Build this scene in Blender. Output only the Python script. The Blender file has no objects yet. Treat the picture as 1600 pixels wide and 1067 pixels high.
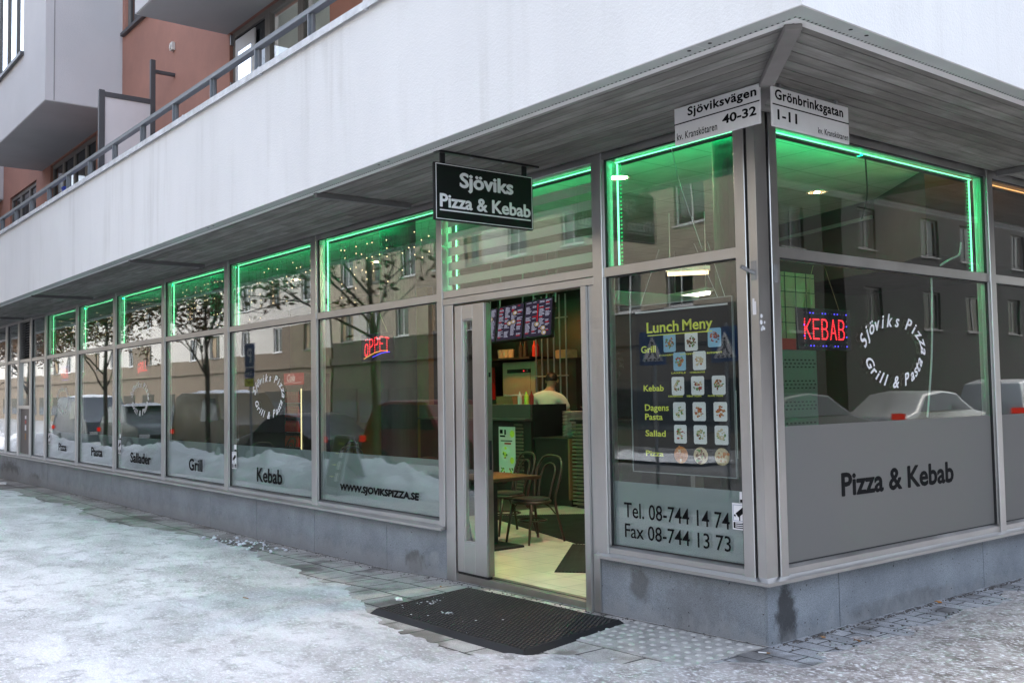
import bpy, bmesh, math, random
import numpy as np
from mathutils import Vector, Matrix, noise

# ------------------------------------------------------------------ camera, sky, exposure
S = bpy.context.scene
COL = S.collection
rad = math.radians

cam_d = bpy.data.cameras.new("camera")
cam_d.lens = 34.962; cam_d.sensor_width = 36.0; cam_d.clip_start = 0.05; cam_d.clip_end = 2000
cam = bpy.data.objects.new("camera", cam_d); COL.objects.link(cam); S.camera = cam
yaw, pitch, roll = 0.89930134, 0.0527060, -0.01612220
fw = Vector((-math.sin(yaw)*math.cos(pitch), math.cos(yaw)*math.cos(pitch), math.sin(pitch)))
rt = Vector((math.cos(yaw), math.sin(yaw), 0)); up = rt.cross(fw)
r2 = rt*math.cos(roll) + up*math.sin(roll); u2 = -rt*math.sin(roll) + up*math.cos(roll)
M = Matrix.Identity(4)
for i in range(3):
    M[i][0], M[i][1], M[i][2] = r2[i], u2[i], -fw[i]
M.translation = (3.956, -5.15488, 1.6)
cam.matrix_world = M

SUN_EL, SUN_AZ = 56.0, 335.0      # degrees; azimuth measured from +Y towards +X
w = bpy.data.worlds.new("World"); S.world = w; w.use_nodes = True
nt = w.node_tree; nt.nodes.clear()
sky = nt.nodes.new("ShaderNodeTexSky"); sky.sky_type = 'NISHITA'; sky.sun_disc = False
sky.sun_elevation = rad(SUN_EL); sky.sun_rotation = rad(SUN_AZ)
sky.air_density = 1.0; sky.dust_density = 3.0; sky.ozone_density = 1.0; sky.altitude = 0
hs = nt.nodes.new("ShaderNodeHueSaturation"); hs.inputs['Saturation'].default_value = 0.6
bg = nt.nodes.new("ShaderNodeBackground"); bg.inputs['Strength'].default_value = 0.15
wo = nt.nodes.new("ShaderNodeOutputWorld")
nt.links.new(sky.outputs[0], hs.inputs['Color']); nt.links.new(hs.outputs[0], bg.inputs[0]); nt.links.new(bg.outputs[0], wo.inputs[0])

sun_d = bpy.data.lights.new("sun", 'SUN'); sun_d.energy = 0.5; sun_d.angle = rad(60); sun_d.color = (1.0, .96, .92)
sun = bpy.data.objects.new("sun", sun_d); COL.objects.link(sun)
el, az = rad(SUN_EL), rad(SUN_AZ)
sdir = Vector((math.sin(az)*math.cos(el), math.cos(az)*math.cos(el), math.sin(el)))
sun.rotation_euler = sdir.to_track_quat('Z', 'Y').to_euler()

S.view_settings.view_transform = 'Standard'; S.view_settings.look = 'None'
S.view_settings.exposure = 2.45; S.view_settings.gamma = 1.0
S.render.engine = 'CYCLES'
cy = S.cycles
cy.use_denoising = True
try: cy.denoiser = 'OPENIMAGEDENOISE'
except Exception: pass
cy.max_bounces = 7; cy.diffuse_bounces = 3; cy.glossy_bounces = 4; cy.transmission_bounces = 4
cy.transparent_max_bounces = 32
cy.sample_clamp_indirect = 6.0
cy.caustics_reflective = False; cy.caustics_refractive = False

# ------------------------------------------------------------------ materials
MATS = {}
def node(nt, t, **kw):
    n = nt.nodes.new(t)
    for k, v in kw.items():
        if k in n.inputs: n.inputs[k].default_value = v
        else: setattr(n, k, v)
    return n
def new_mat(name):
    m = bpy.data.materials.new(name); m.use_nodes = True; m.node_tree.nodes.clear(); MATS[name] = m
    return m, m.node_tree
def c4(c): return (c[0], c[1], c[2], 1)
def coords(nt, scale=(1, 1, 1)):
    tc = nt.nodes.new("ShaderNodeTexCoord"); mp = nt.nodes.new("ShaderNodeMapping")
    mp.inputs['Scale'].default_value = scale
    nt.links.new(tc.outputs['Object'], mp.inputs['Vector'])
    return mp.outputs[0]
def mixc(nt, fac, a, b, mode='MIX'):
    n = nt.nodes.new("ShaderNodeMix"); n.data_type = 'RGBA'; n.blend_type = mode
    for sock, v in ((0, fac), (6, a), (7, b)):
        if hasattr(v, 'is_output'): nt.links.new(v, n.inputs[sock])
        else: n.inputs[sock].default_value = v if sock == 0 else c4(v)
    return n.outputs[2]
def ramp(nt, src, p0, p1, c0=(0, 0, 0), c1=(1, 1, 1)):
    n = nt.nodes.new("ShaderNodeValToRGB"); e = n.color_ramp.elements
    e[0].position, e[1].position = p0, p1; e[0].color, e[1].color = c4(c0), c4(c1)
    nt.links.new(src, n.inputs[0]); return n.outputs[0]
def noise_tex(nt, vec, scale, detail=4, rough=.55, dist=0):
    n = node(nt, "ShaderNodeTexNoise", Scale=scale, Detail=detail, Roughness=rough, Distortion=dist)
    nt.links.new(vec, n.inputs['Vector']); return n.outputs[0]
def pbr(name, col, rough=.5, metal=0, var=.12, vscale=3, vstretch=(1, 1, 1), bump=0, bscale=80, bstretch=(1, 1, 1), spec=.5, fine=0, fscale=200, rvar=.1):
    """principled with two octaves of colour variation, uneven roughness and a bump"""
    m, nt = new_mat(name)
    b = node(nt, "ShaderNodeBsdfPrincipled"); o = nt.nodes.new("ShaderNodeOutputMaterial"); nt.links.new(b.outputs[0], o.inputs[0])
    b.inputs['Metallic'].default_value = metal; b.inputs['Specular IOR Level'].default_value = spec
    v = coords(nt, vstretch); n1 = noise_tex(nt, v, vscale, 6, .6)
    lo = tuple(max(0, x*(1-var)) for x in col); hi = tuple(min(1, x*(1+var)) for x in col)
    c = ramp(nt, n1, .3, .7, lo, hi)
    if fine:
        v2 = coords(nt); n2 = noise_tex(nt, v2, fscale, 2, .6)
        c = mixc(nt, 1.0, c, ramp(nt, n2, .3, .7, (1-fine,)*3, (1+fine*.6,)*3), 'MULTIPLY')
    nt.links.new(c, b.inputs['Base Color'])
    nt.links.new(ramp(nt, n1, .25, .75, (max(0, rough-rvar),)*3, (min(1, rough+rvar),)*3), b.inputs['Roughness'])
    if bump:
        v3 = coords(nt, bstretch); n3 = noise_tex(nt, v3, bscale, 3, .6)
        bp = node(nt, "ShaderNodeBump", Strength=bump, Distance=.01); nt.links.new(n3, bp.inputs['Height']); nt.links.new(bp.outputs[0], b.inputs['Normal'])
    return m
def emit(name, col, strength):
    m, nt = new_mat(name); e = node(nt, "ShaderNodeEmission", Color=c4(col), Strength=strength*.25)
    o = nt.nodes.new("ShaderNodeOutputMaterial"); nt.links.new(e.outputs[0], o.inputs[0]); return m
def glass(name, ior=1.7, tint=(.93, .97, .95), wave=.02, rough=0.0):
    m, nt = new_mat(name)
    t = node(nt, "ShaderNodeBsdfTransparent", Color=c4(tint)); g = node(nt, "ShaderNodeBsdfGlossy", Roughness=rough, Color=(1, 1, 1, 1))
    mx = nt.nodes.new("ShaderNodeMixShader"); o = nt.nodes.new("ShaderNodeOutputMaterial")
    # Schlick reflectance from the facing angle (the same on both faces of the pane)
    r0 = ((ior-1)/(ior+1))**2; lw = node(nt, "ShaderNodeLayerWeight", Blend=.5)
    pw = node(nt, "ShaderNodeMath", operation='POWER'); pw.inputs[1].default_value = 4.0; nt.links.new(lw.outputs['Facing'], pw.inputs[0])
    f = node(nt, "ShaderNodeMath", operation='MULTIPLY_ADD'); f.inputs[1].default_value = 1-r0; f.inputs[2].default_value = r0; nt.links.new(pw.outputs[0], f.inputs[0])
    n = noise_tex(nt, coords(nt), 1.3, 1, .4); bp = node(nt, "ShaderNodeBump", Strength=wave, Distance=.05)
    nt.links.new(n, bp.inputs['Height']); nt.links.new(bp.outputs[0], g.inputs['Normal'])
    nt.links.new(f.outputs[0], mx.inputs[0]); nt.links.new(t.outputs[0], mx.inputs[1]); nt.links.new(g.outputs[0], mx.inputs[2]); nt.links.new(mx.outputs[0], o.inputs[0])
    return m
def film(name, col, through):
    """frosted sticker film: scatters light both ways, lets a little straight through"""
    m, nt = new_mat(name)
    d = node(nt, "ShaderNodeBsdfDiffuse", Color=c4(col)); tl = node(nt, "ShaderNodeBsdfTranslucent", Color=c4(col)); tr = node(nt, "ShaderNodeBsdfTransparent", Color=(.9, .95, .93, 1))
    a = node(nt, "ShaderNodeMixShader"); a.inputs[0].default_value = .4; b = node(nt, "ShaderNodeMixShader"); b.inputs[0].default_value = through
    o = nt.nodes.new("ShaderNodeOutputMaterial")
    nt.links.new(d.outputs[0], a.inputs[1]); nt.links.new(tl.outputs[0], a.inputs[2]); nt.links.new(a.outputs[0], b.inputs[1]); nt.links.new(tr.outputs[0], b.inputs[2]); nt.links.new(b.outputs[0], o.inputs[0])
    return m

STUCCO = pbr("white_stucco", (.81, .81, .80), .9, var=.05, vscale=.9, vstretch=(1, 1, .35), bump=.35, bscale=70, fine=.05, fscale=160)
def streaks(m, amt=.14):
    nt = m.node_tree; b = [n for n in nt.nodes if n.type == 'BSDF_PRINCIPLED'][0]; lk = b.inputs['Base Color'].links[0]; src = lk.from_socket
    a = noise_tex(nt, coords(nt, (5, 5, .35)), 1.0, 5, .65); b1 = noise_tex(nt, coords(nt), .55, 4, .6)
    f = node(nt, "ShaderNodeMath", operation='MULTIPLY'); nt.links.new(ramp(nt, a, .50, .72), f.inputs[0]); nt.links.new(ramp(nt, b1, .42, .65), f.inputs[1])
    c = mixc(nt, f.outputs[0], (1, 1, 1), (1-amt, 1-amt*1.05, 1-amt*1.15)); nt.links.new(mixc(nt, 1, src, c, 'MULTIPLY'), b.inputs['Base Color'])
streaks(STUCCO)
STUCCO_GREY = pbr("pale_stucco", (.58, .57, .575), .9, var=.05, vscale=.8, bump=.3, bscale=70, fine=.05)
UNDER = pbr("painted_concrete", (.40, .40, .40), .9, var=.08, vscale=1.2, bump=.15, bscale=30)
TERRA = pbr("terracotta_plaster", (.37, .185, .14), .9, var=.14, vscale=1.3, bump=.3, bscale=60, fine=.06)
STEEL = pbr("brushed_steel", (.50, .50, .495), .37, metal=1, var=.10, vscale=2.2, vstretch=(1, 1, .3), bump=.02, bscale=160, bstretch=(1, 1, .05), fine=.04, fscale=300)
STEEL_D = pbr("dull_steel", (.36, .34, .32), .42, metal=1, var=.14, vscale=4, bump=.03, bscale=120, fine=.05)
TRACK = pbr("galvanised_flashing", (.50, .54, .52), .5, metal=.15, var=.10, vscale=2.5, fine=.05)  # slightly green base colour carries the glow of the light strips
CAPM = pbr("snowy_zinc_cap", (.66, .68, .70), .6, metal=.1, var=.2, vscale=7, fine=.1)
RAIL = pbr("grey_railing_paint", (.20, .215, .23), .45, metal=.3, var=.08, vscale=4)
RAIL_D = pbr("dark_frame_paint", (.075, .075, .08), .45, var=.1)
WINFRAME = pbr("brown_grey_window_frame", (.17, .16, .15), .5, var=.1)
BLACKM = pbr("black_painted_metal", (.012, .013, .014), .35, var=.1)
BLACK = pbr("matt_black", (.008, .008, .009), .7, var=.1)
SIGNBLK = pbr("black_sign_face", (.006, .007, .007), .5, var=.1, spec=.25)
SIGNWHT = pbr("white_sign_enamel", (.70, .70, .70), .35, var=.05, vscale=6, fine=.03)
LETTER = pbr("white_vinyl", (.80, .80, .82), .5, var=.02)
LETTERK = pbr("black_vinyl", (.008, .008, .009), .7, var=.05, spec=.08)
LETTERG = pbr("charcoal_vinyl", (.035, .037, .04), .5, var=.05)
YELLOW = pbr("yellow_print", (.80, .84, .10), .6, var=.04)
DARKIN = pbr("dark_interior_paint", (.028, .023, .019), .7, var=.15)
OLIVE = pbr("ochre_wall_paint", (.22, .16, .07), .8, var=.12)
CREAMIN = pbr("cream_wall_paint", (.30, .22, .14), .8, var=.08)
DARKWOOD = pbr("dark_stained_wood", (.035, .016, .009), .38, var=.25, vscale=6, vstretch=(1, 1, .2), spec=.5)
WOODTAN = pbr("tan_panel", (.22, .12, .055), .6, var=.12, vscale=5)
COUNTERM = pbr("counter_laminate", (.020, .016, .014), .4, var=.12)
COUNTERG = pbr("grey_counter_front", (.085, .072, .07), .4, var=.1)
CERAMIC = pbr("white_crockery", (.82, .82, .80), .3, var=.03)
CARDB = pbr("pizza_box_cardboard", (.30, .17, .08), .8, var=.15, vscale=8)
PAPER = pbr("white_paper", (.75, .75, .74), .8, var=.03)
OVENM = pbr("oven_steel", (.50, .40, .30), .4, metal=.45, var=.1, vscale=3)
REDP = pbr("red_panel", (.42, .02, .015), .5, var=.08)
MINT = pbr("mint_panel", (.13, .17, .15), .5, var=.06)
COLUMN = pbr("black_column_paint", (.012, .013, .013), .65, var=.1)
SKIN = pbr("skin", (.42, .24, .16), .55, var=.06)
HAIR = pbr("dark_hair", (.012, .009, .007), .5, var=.2, vscale=40)
SHIRT = pbr("white_cotton", (.72, .70, .66), .9, var=.05, vscale=5, bump=.15, bscale=14)
JEANS = pbr("dark_trousers", (.03, .035, .05), .9, var=.1)
TYRE = pbr("tyre_rubber", (.015, .015, .016), .8, var=.15)
CARGLASS = pbr("car_glass", (.01, .012, .014), .12, var=.1, spec=.22)
SNOWC = pbr("bank_snow", (.66, .69, .73), .75, var=.22, vscale=1.6, bump=.8, bscale=9, fine=.12, fscale=40)
BARK = pbr("tree_bark", (.085, .068, .055), .9, var=.3, vscale=10, vstretch=(1, 1, .2), bump=.4, bscale=30)
LEAFB = pbr("withered_leaf", (.14, .068, .025), .8, var=.4, vscale=2)
WIREG = pbr("green_wire", (.02, .09, .045), .6, var=.1)
WHITEWIRE = pbr("white_cord", (.55, .62, .58), .6, var=.05)
BLUEP = pbr("blue_sign_paint", (.012, .06, .20), .35, var=.05)
BLUET = pbr("blue_plastic", (.01, .04, .32), .4, var=.05)
GALV = pbr("galvanised_post", (.33, .34, .35), .45, metal=.7, var=.1)
CHIP = pbr("orange_leaf", (.45, .18, .03), .8, var=.2)

GLASS = glass("shop_window_glass", 1.62, (.90, .93, .92))
GLASS_UP = pbr("reflecting_flat_window", (.012, .016, .018), .02, var=.1, spec=1.0)
GLASS_FAR = pbr("far_window_glass", (.012, .014, .016), .1, var=.1, spec=.2)
GLASS_BAY = pbr("bay_window_glass", (.80, .84, .88), .03, metal=1, var=.03)
FROST = film("frosted_film", (.41, .475, .48), .18)
FROST_R = film("frosted_film_matt", (.315, .305, .29), .05)
STRIPE = film("frosted_stripe_film", (.52, .56, .54), .15)
LED_G = emit("green_led", (.20, 1.0, .45), 2.6)
LED_O = emit("orange_led", (1.0, .45, .15), 2)
LED_R = emit("red_led", (1.0, .03, .04), 3.0)
LED_B = emit("blue_led", (.10, .08, 1.0), 2.2)
LED_Y = emit("amber_led", (1.0, .45, .12), 1.6)
LED_OFF = pbr("unlit_led", (.12, .10, .09), .3)
BULB = emit("fairy_bulb", (1.0, .75, .42), 2.6)
WARMLAMP = emit("warm_lamp", (1.0, .60, .26), 1.1)
HEATLAMP = emit("heat_lamp", (1.0, .36, .06), 420)
FLUO = emit("fluorescent_tube", (1.0, .93, .72), 9)
WARMREFL = emit("warm_reflection_glow", (1.0, .70, .36), 3)  # glowing bar stands in for a warm reflection in the corner pane
SCREEN = emit("menu_screen_dark", (.055, .045, .075), .4)
SCR_W = emit("menu_screen_text", (.75, .75, .95), .4)
SCR_R = emit("menu_screen_red", (.65, .02, .03), .4)
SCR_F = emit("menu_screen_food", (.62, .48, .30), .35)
COKE = emit("fridge_header_red", (.65, .03, .03), .3)
COKEW = emit("fridge_header_white", (1, .85, .75), .4)
FRIDGELIGHT = emit("fridge_light", (1.0, .85, .45), 1.3)
TAILRED = emit("tail_lamp", (1.0, .03, .02), .8)

# ------------------------------------------------------------------ mesh helpers
class MB:
    def __init__(s): s.v = []; s.f = []; s.mi = []; s.cur = 0
    def mat(s, i): s.cur = i; return s
    def add(s, vs, fs):
        o = len(s.v); s.v.extend([tuple(p) for p in vs])
        for f in fs: s.f.append([o+i for i in f]); s.mi.append(s.cur)
        return s
    def quad(s, a, b, c, d): return s.add([a, b, c, d], [(0, 1, 2, 3)])
    def box(s, x0, x1, y0, y1, z0, z1, xf=None):
        P = [(x0, y0, z0), (x1, y0, z0), (x1, y1, z0), (x0, y1, z0), (x0, y0, z1), (x1, y0, z1), (x1, y1, z1), (x0, y1, z1)]
        if xf: P = [xf(*p) for p in P]
        return s.add(P, [(0, 3, 2, 1), (4, 5, 6, 7), (0, 1, 5, 4), (1, 2, 6, 5), (2, 3, 7, 6), (3, 0, 4, 7)])
    def fbox(s, F, u0, u1, z0, z1, o0, o1):
        return s.box(u0, u1, o0, o1, z0, z1, lambda u, o, z: F(u, z, o))
    def prism(s, poly, z0, z1):
        n = len(poly)
        P = [(p[0], p[1], z0) for p in poly] + [(p[0], p[1], z1) for p in poly]
        return s.add(P, [tuple(range(n-1, -1, -1)), tuple(range(n, 2*n))] + [(i, (i+1) % n, n+(i+1) % n, n+i) for i in range(n)])
    def extr(s, pts, d):
        """closed planar outline of 3-D points swept by vector d"""
        n = len(pts); d = Vector(d); a = [Vector(p) for p in pts]; b = [p+d for p in a]
        return s.add(a+b, [tuple(range(n-1, -1, -1)), tuple(range(n, 2*n))] + [(i, (i+1) % n, n+(i+1) % n, n+i) for i in range(n)])
    def tube(s, pts, r, n=8, closed=False):
        pts = [Vector(p) for p in pts]; k = len(pts); rs = r if isinstance(r, (list, tuple)) else [r]*k
        rings = []; prev = None
        for i in range(k):
            if closed: t = pts[(i+1) % k]-pts[i-1]
            else: t = pts[min(i+1, k-1)]-pts[max(i-1, 0)]
            if t.length < 1e-9: t = Vector((0, 0, 1))
            t.normalize()
            if prev is None:
                a = Vector((0, 0, 1)) if abs(t.z) < .9 else Vector((1, 0, 0)); nrm = t.cross(a).normalized()
            else:
                nrm = prev-t*prev.dot(t)
                nrm = nrm.normalized() if nrm.length > 1e-6 else t.orthogonal().normalized()
            prev = nrm; bn = t.cross(nrm)
            rings.append([pts[i]+(nrm*math.cos(2*math.pi*j/n)+bn*math.sin(2*math.pi*j/n))*rs[i] for j in range(n)])
        vs = [p for q in rings for p in q]; fs = []
        for i in range(k if closed else k-1):
            for j in range(n): fs.append((i*n+j, i*n+(j+1) % n, ((i+1) % k)*n+(j+1) % n, ((i+1) % k)*n+j))
        if not closed: fs += [tuple(range(n-1, -1, -1)), tuple((k-1)*n+j for j in range(n))]
        return s.add(vs, fs)
    def lathe(s, prof, c, n=24):
        """profile [(radius, z)] turned about a vertical axis through c"""
        vs = [(c[0]+r*math.cos(2*math.pi*j/n), c[1]+r*math.sin(2*math.pi*j/n), c[2]+z) for r, z in prof for j in range(n)]; k = len(prof)
        fs = [(i*n+j, i*n+(j+1) % n, (i+1)*n+(j+1) % n, (i+1)*n+j) for i in range(k-1) for j in range(n)]
        fs += [tuple(range(n-1, -1, -1)), tuple((k-1)*n+j for j in range(n))]
        return s.add(vs, fs)
    def disc(s, F, u, z, ru, rz, o, n=10, th=.002, ang=0):
        P = [F(u+ru*math.cos(2*math.pi*j/n+ang), z+rz*math.sin(2*math.pi*j/n+ang), o) for j in range(n)]
        Q = [F(u+ru*math.cos(2*math.pi*j/n+ang), z+rz*math.sin(2*math.pi*j/n+ang), o-th) for j in range(n)]
        return s.add(P+Q, [tuple(range(n)), tuple(range(2*n-1, n-1, -1))]+[(i, n+i, n+(i+1) % n, (i+1) % n) for i in range(n)])
    def build(s, name, mats, parent=None, smooth=False, bevel=0, seg=2):
        me = bpy.data.meshes.new(name); me.from_pydata(s.v, [], s.f); me.validate()
        if not isinstance(mats, (list, tuple)): mats = [mats]
        for m in mats: me.materials.append(m)
        if len(me.polygons) == len(s.mi): me.polygons.foreach_set("material_index", s.mi)
        bm = bmesh.new(); bm.from_mesh(me); bmesh.ops.recalc_face_normals(bm, faces=bm.faces)
        if bevel:
            es = [e for e in bm.edges if len(e.link_faces) == 2 and e.calc_face_angle(0) > .6]
            bmesh.ops.bevel(bm, geom=es, offset=bevel, segments=seg, affect='EDGES', profile=.6, clamp_overlap=True)
        bm.to_mesh(me); bm.free()
        if smooth:
            for p in me.polygons: p.use_smooth = True
        me.update()
        o = bpy.data.objects.new(name, me); COL.objects.link(o)
        if parent: o.parent = parent; o.matrix_parent_inverse = parent.matrix_world.inverted()
        return o
def tag(o, label, cat, group=None, kind=None):
    o["label"] = label; o["category"] = cat
    if group: o["group"] = group
    if kind: o["kind"] = kind
    return o
def empty(name, label, cat, loc=(0, 0, 0), rotz=0, group=None):
    o = bpy.data.objects.new(name, None); COL.objects.link(o); o.location = loc; o.rotation_euler = (0, 0, rotz)
    o.matrix_world = Matrix.Translation(loc) @ Matrix.Rotation(rotz, 4, 'Z')
    return tag(o, label, cat, group)
def structure(o): o["kind"] = "structure"; return o
def part(mb, name, mats, parent, **kw):
    """part built in the local space of its parent"""
    o = mb.build(name, mats, None, **kw); o.parent = parent; return o
def copy_tree(o, parent=None):
    c = o.copy(); COL.objects.link(c)
    if parent: c.parent = parent
    for ch in list(o.children): copy_tree(ch, c)
    return c

# facade frames: u along the wall (reads left to right from the street), z up, o outwards
def FL(u, z, o): return (u, -o, z)
def FR(u, z, o): return (o, u, z)

# ------------------------------------------------------------------ lettering (built-in font turned into mesh)
_tc = {}
def glyphs(body, bold=0.0, shear=0.0, spacing=1.0):
    key = (body, bold, shear, spacing)
    if key not in _tc:
        cu = bpy.data.curves.new("t", 'FONT'); cu.body = body; cu.size = 1; cu.offset = bold; cu.shear = shear; cu.space_character = spacing; cu.resolution_u = 3
        ob = bpy.data.objects.new("t", cu); COL.objects.link(ob); bpy.context.view_layer.update()
        me = ob.to_mesh(); vs = [(v.co.x, v.co.y) for v in me.vertices]; fs = [tuple(p.vertices) for p in me.polygons]
        ob.to_mesh_clear(); bpy.data.objects.remove(ob); bpy.data.curves.remove(cu)
        _tc[key] = (vs, fs)
    return _tc[key]
def text_fit(mb, F, body, u0, u1, z0, z1, o, bold=.0, shear=0, spacing=1.0, slope=0):
    """text scaled so that its ink box fills u0..u1, z0..z1; bold strokes are thickened by shifted copies a hair apart in depth"""
    vs, fs = glyphs(body, min(bold, .012), shear, spacing)
    xs = [v[0] for v in vs]; ys = [v[1] for v in vs]; ax, bx, ay, by = min(xs), max(xs), min(ys), max(ys)
    d = max(0, bold-.012)*1.3*(u1-u0)/(bx-ax)
    sh = [(0, 0)] if d == 0 else [(0, 0), (-d, 0), (d, 0), (0, d*.7), (0, -d*.7)]
    for k, (du, dz) in enumerate(sh):
        P = [F(u0+d+(x-ax)/(bx-ax)*(u1-u0-2*d)+du, z0+d*.7+(y-ay)/(by-ay)*(z1-z0-1.4*d)+dz, o+.00012*k) for x, y in vs]
        mb.add(P, fs)
def text_at(mb, F, body, u, z, size, o, bold=0, shear=0, sx=1.0, align='l', spacing=1.0):
    vs, fs = glyphs(body, bold, shear, spacing); xs = [v[0] for v in vs]; wd = max(xs)
    k = {'l': 0, 'c': wd/2, 'r': wd}[align]
    mb.add([F(u+(x-k)*size*sx, z+y*size, o) for x, y in vs], fs)
def text_arc(mb, F, body, uc, zc, ru, rz, a0, a1, size, o, inside=False, bold=.02, shear=.35):
    """letters one by one along an ellipse from angle a0 to a1 (degrees)"""
    adv = []
    for ch in body:
        if ch == ' ': adv.append(.34); continue
        vs, _ = glyphs(ch, .013, shear); adv.append(max(v[0] for v in vs)-min(v[0] for v in vs)+.05)
    tot = sum(adv); acc = 0
    for ch, ad in zip(body, adv):
        t = (acc+ad/2)/tot; acc += ad
        if ch == ' ': continue
        a = rad(a0+(a1-a0)*t)
        pu, pz = uc+ru*math.cos(a), zc+rz*math.sin(a)
        tn = math.atan2(rz*math.cos(a), -ru*math.sin(a)); rot = tn if inside else tn+math.pi
        vs, fs = glyphs(ch, .013, shear); mx = (max(v[0] for v in vs)+min(v[0] for v in vs))/2
        bold = min(bold, .014); cr, sr = math.cos(rot), math.sin(rot)
        for q, dx in enumerate((0, -bold, bold)): mb.add([F(pu+((x+dx-mx)*cr-y*sr)*size, pz+((x+dx-mx)*sr+y*cr)*size, o+.0001*q) for x, y in vs], fs)

# ================================================================== ground
def gz(x):
    X = [-80, -22, -15, -10, -8, -4.6, -3.6, -1.5, 0, 12]; Z = [-.30, -.175, -.115, -.118, -.115, -.10, -.058, -.035, -.005, -.005]
    return float(np.interp(x, X, Z))
XS = [-80, -40, -22, -15, -10, -8, -4.6, -3.6, -1.5, 0, 3, 6.5]

def pav_mat():
    """concrete slabs by the wall on one side, small paving stones on the other; damp patches"""
    m, nt = new_mat("paving")
    b = node(nt, "ShaderNodeBsdfPrincipled"); o = nt.nodes.new("ShaderNodeOutputMaterial"); nt.links.new(b.outputs[0], o.inputs[0])
    v = coords(nt)
    def bricks(w, h, ofs, mort, c1, c2):
        t = node(nt, "ShaderNodeTexBrick", Scale=1.0); t.offset = ofs
        t.inputs['Brick Width'].default_value = w; t.inputs['Row Height'].default_value = h; t.inputs['Mortar Size'].default_value = mort
        t.inputs['Mortar Smooth'].default_value = .1; t.inputs['Bias'].default_value = 0
        t.inputs['Color1'].default_value = c4(c1); t.inputs['Color2'].default_value = c4(c2); t.inputs['Mortar'].default_value = (.02, .019, .018, 1)
        nt.links.new(v, t.inputs['Vector']); return t
    t1 = bricks(.36, .36, .5, .008, (.38, .365, .345), (.50, .48, .455)); t2 = bricks(.29, .145, .5, .006, (.30, .315, .335), (.42, .435, .455))
    sp = nt.nodes.new("ShaderNodeSeparateXYZ"); nt.links.new(v, sp.inputs[0])
    gt = node(nt, "ShaderNodeMath", operation='GREATER_THAN'); gt.inputs[1].default_value = -.02; nt.links.new(sp.outputs[0], gt.inputs[0])
    c = mixc(nt, gt.outputs[0], t1.outputs[0], t2.outputs[0])
    n1 = noise_tex(nt, v, 1.6, 6, .65); wet = ramp(nt, n1, .50, .60)
    c = mixc(nt, 1, c, mixc(nt, wet, (1, 1, 1), (.42, .40, .38)), 'MULTIPLY')
    c = mixc(nt, 1, c, ramp(nt, noise_tex(nt, v, 150, 2, .6), .3, .7, (.6, .6, .6), (1.25, 1.25, 1.25)), 'MULTIPLY')
    c = mixc(nt, 1, c, ramp(nt, noise_tex(nt, v, 9, 4, .6), .3, .7, (.8, .8, .8), (1.1, 1.1, 1.1)), 'MULTIPLY')
    nt.links.new(c, b.inputs['Base Color'])
    nt.links.new(mixc(nt, wet, (.85,)*3, (.45,)*3), b.inputs['Roughness'])
    h = mixc(nt, gt.outputs[0], t1.outputs[1], t2.outputs[1])
    bp = node(nt, "ShaderNodeBump", Strength=.8, Distance=.006, invert=True); nt.links.new(h, bp.inputs['Height'])
    b2 = node(nt, "ShaderNodeBump", Strength=.35, Distance=.006); nt.links.new(noise_tex(nt, v, 120, 3, .6), b2.inputs['Height']); nt.links.new(bp.outputs[0], b2.inputs['Normal'])
    nt.links.new(b2.outputs[0], b.inputs['Normal'])
    return m
PAVING = pav_mat()

mb = MB()
for a, b_ in zip(XS[:-1], XS[1:]):
    ya, yb = -5.2, 30
    mb.quad((a, ya, gz(a)), (b_, ya, gz(b_)), (b_, yb, gz(b_)), (a, yb, gz(a)))
pavement = structure(mb.build("pavement", PAVING))
ASPHALT = pbr("icy_asphalt", (.16, .165, .17), .6, var=.5, vscale=.5, bump=.3, bscale=25, fine=.25, fscale=60)
mb = MB()
R0 = 400
# one ground sheet to the horizon, a kerb height below the pavement
mb.add([(-R0, -R0, -.42), (R0, -R0, -.42), (R0, R0, -.42), (-R0, R0, -.42)], [(0, 1, 2, 3)])
ground = structure(mb.build("ground", ASPHALT))
mb = MB()
xs_road = [-80, -22, -10, 0, 30]
for a, b_ in zip(xs_road[:-1], xs_road[1:]):
    mb.quad((a, -14.5, gz(a)-.1), (b_, -14.5, gz(b_)-.1), (b_, -5.21, gz(b_)-.1), (a, -5.21, gz(a)-.1))
for a, b_, za, zb in ((-5.205, 2, -.105, -.105), (2, 12, -.105, .06), (12, 70, .06, .06)): mb.quad((6.51, a, za), (14.5, a, za), (14.5, b_, zb), (6.51, b_, zb))
road = structure(mb.build("road", ASPHALT))
mb = MB()
for a, b_ in zip(XS[:-1], XS[1:]):
    P = [(a, -5.36, -.5), (b_, -5.36, -.5), (b_, -5.201, -.5), (a, -5.201, -.5), (a, -5.36, gz(a)+.004), (b_, -5.36, gz(b_)+.004), (b_, -5.201, gz(b_)+.004), (a, -5.201, gz(a)+.004)]
    mb.add(P, [(4, 5, 6, 7), (0, 1, 5, 4)])
mb.quad((6.5, -5.36, -.5), (6.5, 30, -.5), (6.5, 30, .07), (6.5, -5.36, .002))
kerb = structure(mb.build("kerb", pbr("granite_kerb", (.26, .25, .25), .8, var=.2, vscale=8)))

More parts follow.
